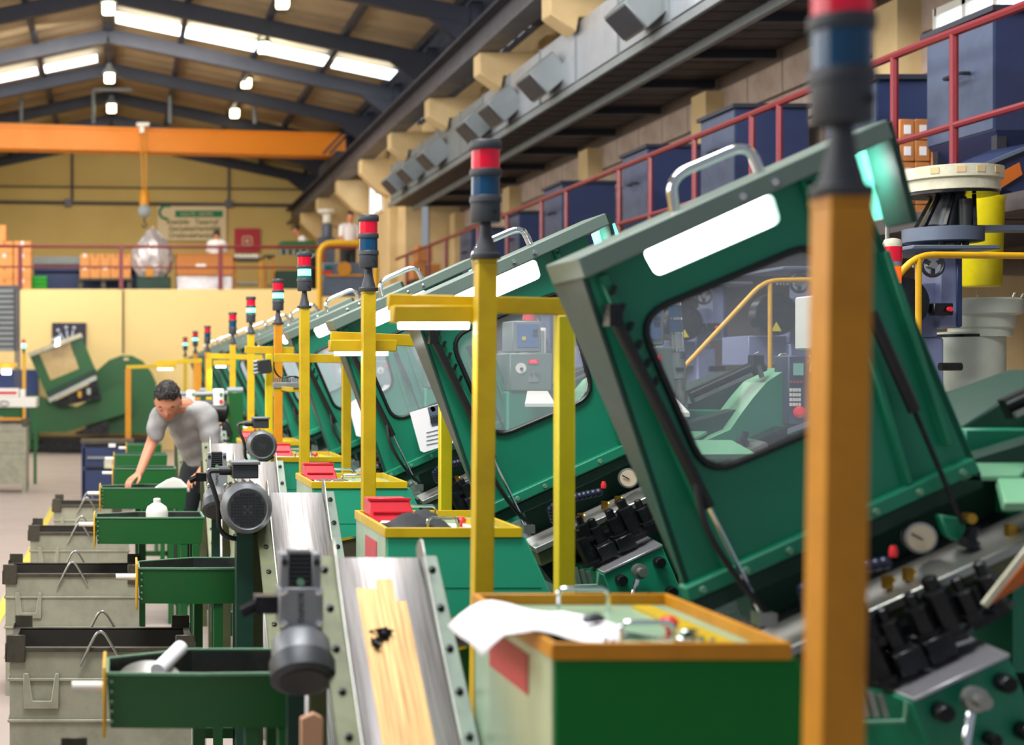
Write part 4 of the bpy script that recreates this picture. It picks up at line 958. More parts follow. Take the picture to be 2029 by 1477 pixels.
for i, (x, y) in enumerate(((.872, 2.72), (.878, 2.70), (1.03, 2.72), (1.05, 2.735), (1.062, 2.715))):
    tag(MB().lathe([(.008, 0), (.008, .006), (.004, .007), (.004, .022)], (x, y, zt+.001), (0, .2, 1), 6).build('loose_bolt', STEEL, None, origin=(x, y, zt)), 'small loose bolt on the nearest cabinet top, %s from the left' % ['first', 'second', 'third', 'fourth', 'fifth'][i], 'bolt', 'loose bolts on the nearest cabinet')
def red_bin(k, label, x0=.775, w=.155, y=3.06):
    yy = y+PITCH*k; x0 += CX[k]; t = thing('red_bin', label, 'bin', (x0+w/2, yy, zt+.001), 'red plastic bins on the cabinets')
    z0 = zt+.002; h = .075
    f = [Vector((x0, yy-.02, z0)), Vector((x0+w, yy-.02, z0)), Vector((x0+w-.02, yy+.02, z0+h)), Vector((x0+.002, yy+.02, z0+h))]
    MB().hexa(f, [Vector((v.x, yy+.13, v.z)) for v in f]).build('tray', REDB, t, .004, 2)
    MB().box((x0-.004, yy+.012, z0+h-.006), (x0+w-.014, yy+.024, z0+h+.004)).build('lip', REDB, t, .002, 1)
    MB().box((x0+.012, yy-.012, z0+h*.42), (x0+w-.022, yy-.002, z0+h*.48)).build('label_slot', REDB, t)
    return t
for k, l in ((1, 'red plastic bin on the second cabinet, largest of the red bins'), (2, 'red plastic bin on the third cabinet, left of the third yellow post'), (3, 'red plastic bin on the fourth cabinet beside the round motor cover'),
             (4, 'red plastic bin on the fifth cabinet'), (6, 'red plastic bin on the seventh cabinet above the head of the worker')):
    red_bin(k, l)
# dark cloth and papers on cabinet 2
m = MB(); vs = []; nx, ny = 12, 7
for i in range(nx+1):
    for j in range(ny+1):
        u = i/nx; v = j/ny
        x = .855+.20*u; y = 4.72+.26*v; h = max(0, math.sin(u*PI))*max(0, math.sin(v*PI))*.045
        vs.append((x, y, zt+.004+h*(1+.5*math.sin(u*14+v*9))+.003))
fs = [(i*(ny+1)+j, i*(ny+1)+j+1, (i+1)*(ny+1)+j+1, (i+1)*(ny+1)+j) for i in range(nx) for j in range(ny)]
m.mesh(vs, fs, True); o = m.build('dark_cloth', CLOTH, None, origin=(.9, 4.85, zt)); s = o.modifiers.new('s', 'SOLIDIFY'); s.thickness = .002
tag(o, 'crumpled dark cloth lying on the second cabinet', 'cloth')
for k, (x0, y0, x1, y1, l) in enumerate(((.85, 4.98, 1.01, 5.05, 'white paper sheet between the red bin and the cloth on the second cabinet'), (1.03, 4.75, 1.14, 4.95, 'pale paper under the front handle of the second cabinet'),
        (.87, 6.75, 1.05, 6.98, 'grey paper with screws on the third cabinet'), (.90, 8.75, 1.08, 9.0, 'white paper on the fourth cabinet'))):
    paper(l, [(x0, y0, zt+.006), (x1, y0+.02, zt+.008), (x1+.01, y1, zt+.006), (x0+.02, y1, zt+.009)])
m = MB()
for i in range(40):
    m.cbox((.89+random.random()*.13, 6.80+random.random()*.16, zt+.014), (.022, .005, .005), Matrix.Rotation(random.random()*3, 4, 'Z'))
tag(m.build('screw_scatter', STEEL, None, origin=(.87, 6.88, zt)), 'scatter of small screws on the grey paper of the third cabinet', 'screws', kind='stuff')

# ---------------------------------------------------------------- stack light posts
PD = [(2.0, 1668, 390), (3.96, 962, 513), (5.82, 730, 577), (7.85, 603, 611), (9.33, 551, 643), (11.34, 497, 662), (13.35, 461, 682), (16.45, 411, 697), (19.4, 387, 700), (22.4, 367, 706)]
LIT = [0, 0, 0, 1, 1, 1, 0, 0, 1, 1]
PL = ['nearest orange yellow post, large and blurred in front of the first hood', 'second yellow post, left of the nearest cabinet', 'third yellow post, behind the red bin of the second cabinet',
      'fourth yellow post, beside the frame with the cable block', 'fifth yellow post, just behind the grey finned block', 'sixth yellow post, carrying a lit cyan lamp', 'seventh yellow post, mostly hidden by hoods',
      'eighth yellow post, with dark lamp tower', 'ninth yellow post, second from the far end', 'tenth yellow post, farthest of the row']
SLB = ['nearest stack light, blurred red and dark blue, at the top of the frame', 'second stack light, red over dark blue, above the bright hood lamp', 'third stack light, crisp red over dark blue', 'fourth stack light, red over lit cyan, tallest of the lit ones',
       'fifth stack light, red over lit cyan', 'sixth stack light, red over lit cyan, left of the fifth', 'seventh stack light, red over dark, unlit', 'eighth stack light, red over dark, unlit and small', 'ninth stack light, small, lit teal', 'tenth stack light, farthest, lit teal above the machine row']
for i, ((D, px, py), lit) in enumerate(zip(PD, LIT)):
    p = P(px, py, D); x = p.x; y = D; lean = (-.016*p.z if i == 0 else (-.011*p.z if i == 1 else 0)); xb = x+lean
    hw = .029 if i == 0 else .0255
    t = thing('yellow_post', PL[i], 'post', (xb, y, 0), 'yellow square posts carrying the stack lights')
    c = YORG if i in (0, 4, 7, 8) else YEL
    F = [Vector((xb-hw, y-hw, .012)), Vector((xb+hw, y-hw, .012)), Vector((xb+hw, y+hw, .012)), Vector((xb-hw, y+hw, .012))]
    Tt = [Vector((x-hw, y-hw, p.z-.012)), Vector((x+hw, y-hw, p.z-.012)), Vector((x+hw, y+hw, p.z-.012)), Vector((x-hw, y+hw, p.z-.012))]
    MB().hexa(F, Tt).build('square_tube', c, t, .003, 2)
    MB().box((xb-.06, y-.06, 0), (xb+.06, y+.06, .012)).build('foot_plate', c, t)
    MB().box((x-hw, y-hw, p.z-.012), (x+hw, y+hw, p.z-.002)).build('cap_plate', c, t)
    s = 1.08 if i == 0 else (1.06 if i == 1 else (1.0 if i < 4 else .96))
    z = p.z-.001
    a = thing('stack_light', SLB[i], 'stack light', (x, y, z), 'stack lights on the yellow posts')
    def ring(name, prof, mm): return MB().lathe([(r*s, h*s) for r, h in prof], (x, y, z), (0, 0, 1), 28).build(name, mm, a)
    ring('base_flange', [(.036, 0), (.037, .004), (.037, .012), (.034, .014)], STACK)
    ring('foot_cone', [(.028, .014), (.024, .03), (.017, .055), (.013, .09)], STACK)
    ring('body', [(.034, .09), (.036, .094), (.036, .138), (.039, .14), (.039, .152), (.037, .156)], STACK)
    ring('lower_lens', [(.0345, .156), (.0345, .203)], (CYANL if i < 8 else CYANL) if lit else BLUEL)
    if lit: ring('lens_foot', [(.036, .150), (.036, .168)], TEALL)
    ring('middle_collar', [(.038, .203), (.039, .205), (.039, .219), (.038, .221)], STACK)
    ring('upper_lens', [(.0345, .221), (.0345, .268)], REDL)
    ring('top_cap', [(.038, .268), (.0395, .270), (.0395, .287), (.036, .292), (.01, .294)], STACK)
    if i < 4: MB().lathe([(.006, 0), (.006, .004)], (x-.0*s+.02, y-.034*s, z+.115*s), (.3, -1, 0), 8).build('set_screw', BLK, a)

# ---------------------------------------------------------------- yellow lamp frames
def lampframe(D, xb0, xb1, y0, y1, postx, label, lx0, lx1, ly, lamp=True, col=YEL2, pw=.046, ground=True):
    A = P(xb0, y0, D); B = P(xb1, y1, D); q = P(postx, (y0+y1)/2, D)
    t = thing('lamp_frame', label, 'frame', (q.x, D, 0), 'yellow lamp frames between the machines')
    h = .045
    MB().bar((A.x, D, A.z-h/2), (B.x, D, B.z-h/2), .03, h).build('beam', YEL, t, .002, 1)
    zt_ = A.z+(B.z-A.z)*(q.x-A.x)/(B.x-A.x)-h-.001
    MB().box((q.x-pw/2, D-pw/2, .0), (q.x+pw/2, D+pw/2, zt_)).build('post', col, t, .003, 1)
    if lamp:
        a = P(lx0, ly, D-.05); b = P(lx1, ly, D-.05)
        sh = MB().box((a.x-.01, D-.09, a.z), (b.x+.01, D-.02, a.z+.045)).build('lamp_shade', YEL, t, .003, 1)
        MB().cyl((a.x+.01, D-.055, a.z-.006), (b.x-.02, D-.055, a.z-.006), .011, seg=10).build('lamp_tube', LAMPW, sh)
        ld = bpy.data.lights.new('tube_glow', 'AREA'); ld.shape = 'RECTANGLE'; ld.size = b.x-a.x; ld.size_y = .03; ld.energy = 1.3; ld.color = (.95, .98, 1)
        lo = bpy.data.objects.new('tube_glow', ld); C.objects.link(lo); lo.location = ((a.x+b.x)/2, D-.055, a.z-.022)
    return t
lampframe(4.08, 768, 1134, 583, 592, 1118, 'nearest yellow lamp frame, lit tube shade left of the second post', 782, 942, 640)
t = lampframe(5.95, 655, 905, 657, 668, 882, 'second yellow lamp frame, lit tube behind the third post', 657, 778, 697)
lampframe(7.95, 543, 692, 701, 703, 686, 'third yellow lamp frame, L shaped, right of the fourth post', 0, 0, 0, False, YEL)
lampframe(9.4, 485, 582, 686, 688, 533, 'fourth yellow lamp frame, bright post behind the black cable box', 0, 0, 0, False, YEL2)
lampframe(12.6, 410, 520, 700, 704, 414, 'fifth yellow lamp frame, lit short lamp at its left end', 425, 452, 725, True, YEL, .045)
lampframe(15.5, 306, 400, 716, 710, 392, 'sixth yellow lamp frame, long lit lamp over the far troughs', 311, 346, 730, True, YORG, .07)
lampframe(18.5, 250, 330, 724, 722, 254, 'farthest yellow lamp frame, standing at the left end of the row', 0, 0, 0, False, YORG, .07)
# black junction box and finned block hung on the fourth frame
t = thing('junction_box', 'black junction box with pale cable glands hung on the fourth lamp frame', 'box', P(520, 742, 9.3))
MB().cbox(P(524, 727, 9.3), (.085, .06, .085), Matrix.Rotation(-.1, 4, 'Y')).build('housing', BLK, t, .003, 1)
for i in range(4): MB().cyl(P(513, 716+i*7.5, 9.3), P(502, 718+i*7.5, 9.3), .011, seg=8).build('cable_gland', GALVD, t)
for i, (x, y) in enumerate(((514, 716), (536, 714), (514, 738), (538, 738))): MB().lathe([(.004, 0), (.004, .003)], P(x, y, 9.268), (0, -1, 0), 8).build('screw', CHR, t)
MB().cyl(P(524, 714, 9.36), P(524, 704, 9.36), .006, seg=6).build('hanger', STEEL, t)
t = thing('terminal_rack', 'grey finned terminal rack on a yellow bracket between fourth and fifth posts', 'rack', P(568, 770, 8.3))
MB().bar(P(541, 764, 8.3), P(600, 764, 8.3), .05, .03).build('tray', GALVD, t, .002, 1)
for i in range(12): MB().cyl(P(545+i*4.4, 758, 8.3), P(545+i*4.4, 749, 8.3), .0045, seg=6).build('terminal', GREYM, t)
MB().bar((P(560, 0, 8.3).x, 7.87, P(0, 770, 8.3).z), (P(560, 0, 8.3).x, 8.3, P(0, 770, 8.3).z), .02, .02).build('support_arm', YEL, t)
MB().bar(P(541, 773, 8.3), P(603, 773, 8.3), .03, .022).build('bracket', YEL, t)
for s in (0, 1): MB().tube(fillet([P(545, 705, 8.3), P(541, 730+s*4, 8.3), P(556, 752, 8.3), P(575+s*10, 744, 8.3), P(596, 752, 8.3)], .06), .0035, 6).build('cable', RUB, t)
# ---------------------------------------------------------------- conveyors
def make_conveyor(worn):
    t = thing('incline_conveyor', 'x', 'conveyor', (.61, 3.2, 0), 'steep steel conveyors between troughs and cabinets')
    xl, xr = .512, .715
    top = Vector((0, 3.64, 1.152)); d = Vector((0, -1, -.79)).normalized(); n = Vector((0, -.79, 1)).normalized()
    L = 1.35; bot = top+d*L
    prof = [top+Vector((0, .05, -.03)), top+Vector((0, .035, -.004)), top+Vector((0, .0, .004))]
    prof.append(bot)
    m = MB()
    for a, b in zip(prof, prof[1:]):
        m.face([Vector((xl, a.y, a.z)), Vector((xr, a.y, a.z)), Vector((xr, b.y, b.z)), Vector((xl, b.y, b.z))], True)
    bmesh.ops.remove_doubles(m.bm, verts=m.bm.verts, dist=1e-5)
    for f in m.bm.faces: f.smooth = False
    o = m.build('belt_sheet', BELT, t); sm = o.modifiers.new('s', 'SOLIDIFY'); sm.thickness = .006; sm.offset = 0
    if worn:  # golden streaked strips along the middle of the belt
        for x0, x1, s0 in ((.552, .600, .10), (.601, .640, .07), (.641, .664, .14)):
            a = top+d*s0+n*.009; b = bot+n*.009
            MB().hexa([Vector((x0, a.y, a.z)), Vector((x1, a.y, a.z)), Vector((x1, b.y, b.z)), Vector((x0, b.y, b.z))],
                      [Vector((x0, a.y, a.z))-n*.003, Vector((x1, a.y, a.z))-n*.003, Vector((x1, b.y, b.z))-n*.003, Vector((x0, b.y, b.z))-n*.003]).build('golden_track', BRAS, t, label='golden track of the belt')
    for x, wd, mm, nm in ((.482, .052, RAILM, 'left_rail'), (.737, .04, RAILG, 'right_rail')):
        a = top+d*(-.0)+n*.012; b = bot+n*.012
        A = Vector((x, a.y, a.z)); B = Vector((x, b.y, b.z))
        r = MB().bar(A, B, wd, .012, up=n).bar(A-n*.045, B-n*.045, .014, .09, up=n).build(nm, mm, t, .002, 1)
        for k in range(11):
            q = A+(B-A)*((k+.4)/11); MB().lathe([(.009, 0), (.009, .006), (.005, .007), (.005, .011)], q+n*.006, n, 6).build('bolt', BLKM, r)
    # guard fins either side of the belt
    for x in (xl-.004, xr+.004):
        a = top+d*.0
        pts = []
        for s_, h_ in ((-.05, -.01), (-.045, .02), (-.03, .045), (-.01, .055), (.03, .05), (.1, .04), (.25, .028), (.6, .016), (1.2, .01), (1.2, -.02), (0, -.03)):
            pts.append(a+d*s_+n*h_)
        MB().hexa([Vector((x-.0015, p.y, p.z)) for p in pts], [Vector((x+.0015, p.y, p.z)) for p in pts]).build('guard_fin', STEEL, t)
    MB().cyl((.46, 3.66, 1.12), (.76, 3.66, 1.12), .032, seg=14).build('head_roller', STEEL, t)
    for x in (.47, .75):
        MB().box((x-.02, 3.60, 0), (x+.02, 3.64, 1.05)).build('leg', RAILM, t)
        MB().box((x-.02, 2.75, 0), (x+.02, 2.79, .40)).build('leg', RAILM, t)
    MB().box((.46, 2.55, .12), (.76, 2.9, .26)).build('tail_box', G_DARK, t, .005, 1)
    return t
cv1 = make_conveyor(True); cv1['label'] = 'nearest steep steel conveyor with golden belt and a clump of black screws'
cv2 = make_conveyor(False); cv2.location = (.645, 5.2, 0); cv2['label'] = 'second steep conveyor, brushed silver belt beside the big round motor cover'
for k in range(2, 6):
    copy_tree(cv2, (.61+[0, .035, .06, .055, .05, .04, .03, .03][k], 3.2+PITCH*k, 0), '%s steep steel conveyor from the camera' % ORD[k])
m = MB(); random.seed(3)
dn = Vector((0, -1, -.79)).normalized(); nn = Vector((0, -.79, 1)).normalized()
c = P(765, 1300, 3.42); c = Vector((c.x, 3.64-(1.152-1.0)/.79+.02, 0)); 
base = Vector((0, 3.64, 1.152))+dn*.245
for i in range(46):
    a = random.gauss(0, .012); b = random.gauss(0, .008)
    if i > 34: a = -.022+random.gauss(0, .003); b = random.uniform(.01, .04)
    q = Vector((.597+a, base.y, base.z))+dn*b+nn*random.uniform(.005, .018)
    v = Vector((random.gauss(0, 1), random.gauss(0, 1), random.gauss(0, .5))).normalized()*.011
    m.cyl(q-v, q+v, .0028, .0016, seg=6)
tag(m.build('screw_clump', BLKM, None, origin=tuple(base)), 'clump of black screws on the golden belt of the nearest conveyor', 'screws', kind='stuff')
m = MB()
for i in range(10):
    q = Vector((.67+random.gauss(0, .01), 9.66+random.gauss(0, .01), 1.168+random.uniform(0, .014))); v = Vector((random.gauss(0, 1), random.gauss(0, 1), .3)).normalized()*.012
    m.cyl(q-v, q+v, .003, seg=6)
tag(m.build('screw_clump', BLKM, None, origin=(.6, 9.65, 1.16)), 'small tangle of black screws on the white conveyor top by the worker', 'screws', kind='stuff')

# ---------------------------------------------------------------- gear motors
def motor_round(px, py, D, label, r=.085):
    c = P(px, py, D); t = thing('gear_motor', label, 'motor', (c.x, D, c.z-.1), 'gear motors of the conveyors')
    MB().lathe([(r*.74, 0), (r*.80, -.004), (r*.96, .014), (r, .03), (r, .075), (r*.94, .08)], c, (0, 1, 0), 36).build('fan_cover', GREYM, t)
    g = MB().lathe([(r*.74, -.002), (r*.74, .004)], c, (0, 1, 0), 32).build('grille_plate', GREYD, t)
    mm = MB(); s = r*.112
    for i in range(-6, 7):
        for j in range(-6, 7):
            x = i*s*1.05; z = j*s*1.05
            if math.hypot(x, z) < r*.68 and not (abs(i) <= 1 and abs(j) <= 1 and (i+j) % 2 == 0):
                mm.cbox(c+Vector((x, -.003, z)), (s*.72, .003, s*.72))
    mm.build('grille_holes', BLK, g)
    b = MB().lathe([(r*.88, .08), (r*.88, .24), (r*.6, .25)], c, (0, 1, 0), 24)
    b.build('motor_body', GREYD, t)
    f = MB()
    for k in range(20):
        a = PI*2*k/20; u = Vector((math.cos(a), 0, math.sin(a)))
        f.bar(c+u*(r*.93)+Vector((0, .085, 0)), c+u*(r*.93)+Vector((0, .235, 0)), .004, r*.16, up=u)
    f.build('cooling_fins', BLKM, t)
    tb = MB().cbox(c+Vector((.0, .13, r+.035)), (r*1.02, .11, .05)).build('terminal_box', GREYD, t, .004, 2)
    MB().cbox(c+Vector((.0, .125, r+.066)), (r*1.14, .125, .012)).build('box_lid', GREYM, tb, .003, 2)
    MB().cyl(c+Vector((-r*.5, .13, r+.035)), c+Vector((-r*.5-.045, .13, r+.035)), .016, seg=10).build('cable_gland', BLK, tb)
    MB().tube(fillet([c+Vector((-r*.5-.045, .13, r+.035)), c+Vector((-r*.5-.09, .13, r+.035)), c+Vector((-r*.5-.07, .11, r-.02)), c+Vector((-r*1.02, .1, .0)), c+Vector((-r*1.05, .1, -r)), c+Vector((-r*.3, .12, -r-.035)), c+Vector((r*.9, .16, -r*.8))], .04, 4), .009, 8).build('conduit', RUB, t)
    MB().box((c.x-.03, D+.1, 0), (c.x+.03, D+.2, c.z-r*.85)).build('motor_stand', G_DARK, t)
    return t
def motor_tilted(px, py, D, label):
    c = P(px, py, D); t = thing('gear_motor', label, 'motor', (c.x, D, c.z-.2), 'gear motors of the conveyors')
    gb = MB().cbox(c, (.098, .09, .086)).build('gear_case', BOXG, t, .004, 2)
    MB().cbox(c+Vector((0, -.048, 0)), (.098, .008, .088)).build('cover_plate', BOXG, t, .002, 1)
    for sx in (-1, 1):
        for sz in (-1, 1): MB().lathe([(.009, 0), (.009, .004), (.006, .006)], c+Vector((sx*.04, -.052, sz*.036)), (0, -1, 0), 14).build('cover_screw', CHR, t)
    text('BONFIG', .019, BLK, t, c+Vector((-.002, -.0527, 0)), (PI/2, PI/2, 0), 'case_lettering', .0005)
    # fin block above
    fb = MB(); fb.cbox(c+Vector((0, .005, .085)), (.05, .05, .075)); fb = fb.build('fin_core', BLK, t)
    for sx in (-1, 1):
        MB().cbox(c+Vector((sx*.036, -.005, .08)), (.020, .06, .08)).build('mount_lug', BOXG, t, .003, 1)
        MB().lathe([(.008, 0), (.008, .004)], c+Vector((sx*.036, -.036, .10)), (0, -1, 0), 10).build('lug_hole', BLK, t)
    for i in range(7): MB().cbox(c+Vector((0, -.025, .058+i*.010)), (.05, .012, .004)).build('fin', GREYD, fb)
    MB().lathe([(.009, 0), (.009, .006)], c+Vector((0, -.034, .055)), (0, -1, 0), 10).build('oil_plug', G_EDGE, t)
    # neck and tilted motor
    ax = Vector((0, -.66, -.75)).normalized(); o = c+Vector((0, .01, -.04))
    MB().lathe([(.04, 0), (.045, .03), (.038, .05)], o, ax, 20).build('neck', BLKM, t)
    MB().lathe([(.056, .045), (.066, .06), (.068, .11)], o, ax, 28).build('motor_body', GREYM, t)
    MB().lathe([(.072, .105), (.074, .112), (.074, .150), (.062, .156)], o, ax, 32).build('fan_cover', GREYD, t)
    MB().lathe([(.053, .157), (.053, .159)], o, ax, 28).build('fan_grille', BLK, t)
    MB().cbox(c+Vector((-.075, .01, 0)), (.05, .05, .04)).cyl(c+Vector((-.09, .01, .0)), c+Vector((-.13, .01, -.02)), .014, seg=10).build('output_shaft', BLKM, t)
    MB().box((c.x-.02, D+.05, 0), (c.x+.02, D+.08, c.z)).build('motor_stand', G_DARK, t)
    return t
motor_tilted(592, 1198, 3.45, 'nearest gear motor with square cover plate and dark tilted fan cover')
motor_round(490, 1009, 5.36, 'big round motor cover with square grille holes beside the second conveyor', .092)
motor_tilted(429, 946, 7.30, 'gear motor with pale square cover left of the big round motor')
motor_round(520, 884, 8.40, 'round motor cover left of the red bin on the fourth cabinet', .085)

# ---------------------------------------------------------------- troughs
def make_trough(x0, x1, y0, k):
    lab = ['nearest green trough with white tube and steel disc in it', 'second green trough, white grip over the grey crate', 'third green trough holding a white plastic bottle', 'fourth green trough, the worker leans on it',
           'fifth green trough, behind the hands of the worker', 'sixth green trough, pale rim left of the worker', 'seventh green trough, small, with a pale rim'][k]
    t = thing('hexagonal_trough', lab, 'trough', ((x0+x1)/2, y0+.16, 0), 'green troughs along the aisle')
    zt, zb, th = .872, .738, .006
    b = y0+.33; pl = [(x0, y0+.01), (x0+.24, y0-.0), (x1, y0+.015), (x1, b), (x0+.22, b), (x0, y0+.20)]
    cx = sum(p[0] for p in pl)/6; cy = sum(p[1] for p in pl)/6
    inn = [(cx+(p[0]-cx)*.975, cy+(p[1]-cy)*.96) for p in pl]; bt = [(cx+(p[0]-cx)*.96, cy+(p[1]-cy)*.93) for p in pl]
    m = MB(); n = len(pl); lin_ = []
    rO = [m.bm.verts.new((x, y, zt)) for x, y in pl]; rI = [m.bm.verts.new((x, y, zt)) for x, y in inn]
    bO = [m.bm.verts.new((x, y, zb)) for x, y in bt]; bI = [m.bm.verts.new((cx+(x-cx)*.97, cy+(y-cy)*.95, zb+.01)) for x, y in bt]
    for i in range(n):
        j = (i+1) % n
        m.bm.faces.new([rO[i], rO[j], rI[j], rI[i]]); m.bm.faces.new([rO[i], bO[i], bO[j], rO[j]]); lin_.append(([rI[i].co.copy(), rI[j].co.copy(), bI[j].co.copy(), bI[i].co.copy()]))
    m.bm.faces.new(bO[::-1]); bmesh.ops.delete(m.bm, geom=bI, context='VERTS')
    body = m.build('body', G_TR, t)
    m = MB()
    for q in lin_: m.face(q)
    m.build('oily_lining', OILY, t)
    m = MB(); e = [Vector((x, y, zt)) for x, y in pl]
    for a, c in zip(e, e[1:]+e[:1]): m.bar(a, c, .008, .007)
    m.build('rim', G_EDGE, t)
    m = MB(); m.zprism([(cx+(x-cx)*.95, cy+(y-cy)*.92) for x, y in bt], zb+.012, zb+.06); m.build('oily_filling', CRATED, t)
    MB().box((x0-.010, y0-.004, zb-.02), (x0-.002, y0+.21, zt+.018)).build('end_plate', RAILY, t, .002, 1)
    MB().cyl((x0-.010, y0+.03, zt-.035), (x0-.085, y0+.03, zt-.035), .0125, seg=14).build('white_grip', WHITEP, t)
    for i in range(5): MB().lathe([(.004, 0), (.004, .004)], (x0+.012, y0+.006, zb+.02+i*.024), (0, -1, 0), 6).build('rivet', G_EDGE, t)
    for x, y in ((x0+.24, y0+.327), (x1-.04, y0+.327), (max(x0+.3, .32), y0+.035), (x1-.04, y0+.035)):
        MB().box((x-.018, y-.012, 0), (x+.018, y+.014, zb-.0)).build('leg', G_TR, t, .002, 1)
    MB().box((x0+.24, y0+.315, .16), (x1-.04, y0+.33, .20)).build('cross_bar', G_TR, t)
    return t
for k, (x0, x1) in enumerate(((-.035, .44), (.065, .50), (-.13, .42), (-.13, .42), (-.06, .42), (-.06, .42), (.06, .42))):
    make_trough(x0, x1, 3.67+PITCH*k, k)
t = thing('white_tube', 'white rolled paper tube leaning out of the nearest trough', 'tube', P(345, 1290, 3.85))
MB().cyl(P(312, 1330, 3.76), P(358, 1284, 3.92), .019, seg=16).build('roll', PAPER, t)
t = thing('steel_disc', 'steel disc lying at an angle in the nearest trough', 'disc', P(300, 1330, 3.78))
MB().lathe([(.075, -.002), (.078, 0), (.075, .002)], P(297, 1342, 3.78), (0, -.35, .93), 28).build('disc', STEEL, t)
t = thing('plastic_bottle', 'translucent white plastic bottle standing in the third trough', 'bottle', (P(311, 1020, 7.8).x, 7.8, .80))
q = P(311, 1020, 7.8)
MB().lathe([(.055, -.06), (.058, -.05), (.058, .015), (.05, .04), (.024, .058), (.018, .062)], (q.x, 7.8, q.z), seg=20).build('bottle_body', WHITEP, t)
MB().lathe([(.017, .062), (.019, .066), (.019, .08), (.013, .084)], (q.x, 7.8, q.z), seg=16).build('cap', WHITEP, t)
# white bag in the fourth trough
m = MB().hexa([P(a, b, 9.73) for a, b in ((296, 974), (312, 962), (330, 951), (344, 946), (358, 950), (370, 961), (378, 976))], [P(a, b, 9.86) for a, b in ((302, 976), (314, 966), (330, 956), (344, 951), (356, 955), (366, 964), (372, 976))])
o = m.build('white_bag', WHITEP, None, .012, 3, origin=tuple(P(340, 980, 9.8)))
tag(o, 'white plastic bag held down in the fourth trough by the worker', 'bag')

# ---------------------------------------------------------------- crates
def make_crate(k, x0, y0, wd=.655, dp=.43, h=.605, label=''):
    t = thing('steel_crate', label, 'crate', (x0+wd/2, y0+dp/2, 0), 'grey green steel crates along the yellow line')
    x1, y1 = x0+wd, y0+dp; z0 = .12; th = .012
    MB().box((x0, y0, z0), (x1, y0+th, h)).build('front_wall', CRATE, t)
    MB().box((x0, y1-th, z0), (x1, y1, h)).build('rear_wall', CRATE, t)
    MB().box((x0, y0+th, z0), (x0+th, y1-th, h)).build('end_wall', CRATE, t)
    MB().box((x1-th, y0+th, z0), (x1, y1-th, h)).build('end_wall', CRATE, t)
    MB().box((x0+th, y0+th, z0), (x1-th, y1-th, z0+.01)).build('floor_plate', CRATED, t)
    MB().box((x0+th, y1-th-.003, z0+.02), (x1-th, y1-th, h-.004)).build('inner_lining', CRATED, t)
    rim = MB()
    for a, b in (((x0-.012, y0-.012), (x1+.012, y0+.012)), ((x0-.012, y1-.012), (x1+.012, y1+.012)), ((x0-.012, y0+.012), (x0+.014, y1-.012)), ((x1-.014, y0+.012), (x1+.012, y1-.012))):
        rim.box((a[0], a[1], h-.012), (b[0], b[1], h+.004))
    rim.build('rim', RUSTY, t, .002, 1)
    for z in (h-.12, h-.27, h-.42):
        MB().box((x0-.006, y0-.008, z), (x1+.006, y0, z+.012)).box((x0-.008, y0-.006, z), (x0, y1, z+.012)).build('groove_rib', CRATE, t, .003, 1)
    for sx in (0, 1):
        for sy in (0, 1):
            cx = x0-.012 if sx == 0 else x1+.012-.07; cy = y0-.014 if sy == 0 else y1+.008
            lug = MB().box((cx, cy, h-.05), (cx+.07, cy+.006, h+.05))
            ex = x0-.016 if sx == 0 else x1+.010
            cy2 = y0-.014 if sy == 0 else y1+.014-.06
            lug.box((ex, cy2, h-.05), (ex+.006, cy2+.06, h+.02)).build('corner_lug', RUSTY, t, .003, 1)
            fx = x0 if sx == 0 else x1-.06; fy = y0 if sy == 0 else y1-.06
            MB().box((fx, fy, 0), (fx+.06, fy+.06, z0)).build('foot', CRATE, t)
    for y, s in ((y0-.018, -1), (y1+.018, 1)):
        hx = x0+.5*wd
        p = fillet([(hx-.075, y, h-.062), (hx-.012, y, h+.062), (hx+.012, y, h+.062), (hx+.075, y, h-.045)], .03, 5)
        MB().tube(p, .0055, 8).build('lifting_loop', STEEL, t)
    # embossed label frame
    fx, fz = x0+.05, h-.22
    MB().prism([(fx, fz+.13), (fx+.02, fz+.13), (fx+.035, fz+.03), (fx+.10, fz+.03), (fx+.115, fz+.13), (fx+.13, fz+.13), (fx+.13, fz), (fx, fz)], y0-.012, y0).build('label_frame', CRATE, t, .003, 1)
    return t
make_crate(0, -.72, 3.50, .62, label='grey steel crate at the bottom left, only its wire loop in view')
make_crate(1, -.405, 5.50, .66, label='large grey steel crate with embossed label frame left of the nearest trough')
make_crate(2, -.575, 7.53, .665, label='second grey steel crate, bent lug at its left corner, under the white grip')
make_crate(3, -.570, 9.50, .62, label='third grey steel crate, left of the bottle trough')
make_crate(4, -.510, 11.48, .5, label='fourth and smallest grey steel crate in front of the blue cart')
# bent tab on the second crate
t = thing('tool_cart', 'blue steel cart with dark tray beyond the fourth crate', 'cart', (P(210, 0, 17.9).x, 18.2, 0))
a = P(163, 960, 17.9); b = P(262, 900, 17.9)
MB().box((a.x, 17.9, .12), (b.x, 18.4, .47)).build('lower_body', BLUE, t, .01, 1)
MB().box((a.x, 17.9, .50), (b.x, 18.4, .74)).build('upper_body', BLUE, t, .01, 1)
MB().box((a.x-.02, 17.88, .78), (b.x+.02, 18.42, .82)).build('tray', RUSTY, t)
for x in (a.x+.01, b.x-.01): MB().box((x-.02, 17.9, 0), (x+.02, 17.94, .8)).build('leg', BLUE, t)
MB().cbox(P(222, 883, 17.86), (.08, .01, .04)).build('label', PAPER, t)
MB().box((a.x+.06, 17.87, .60), (b.x-.04, 17.885, .63)).build('pull_bar', GALVD, t)
MB().cbox(P(215, 920, 17.88), (.1, .01, .1)).build('yellow_note', CREAM, t)
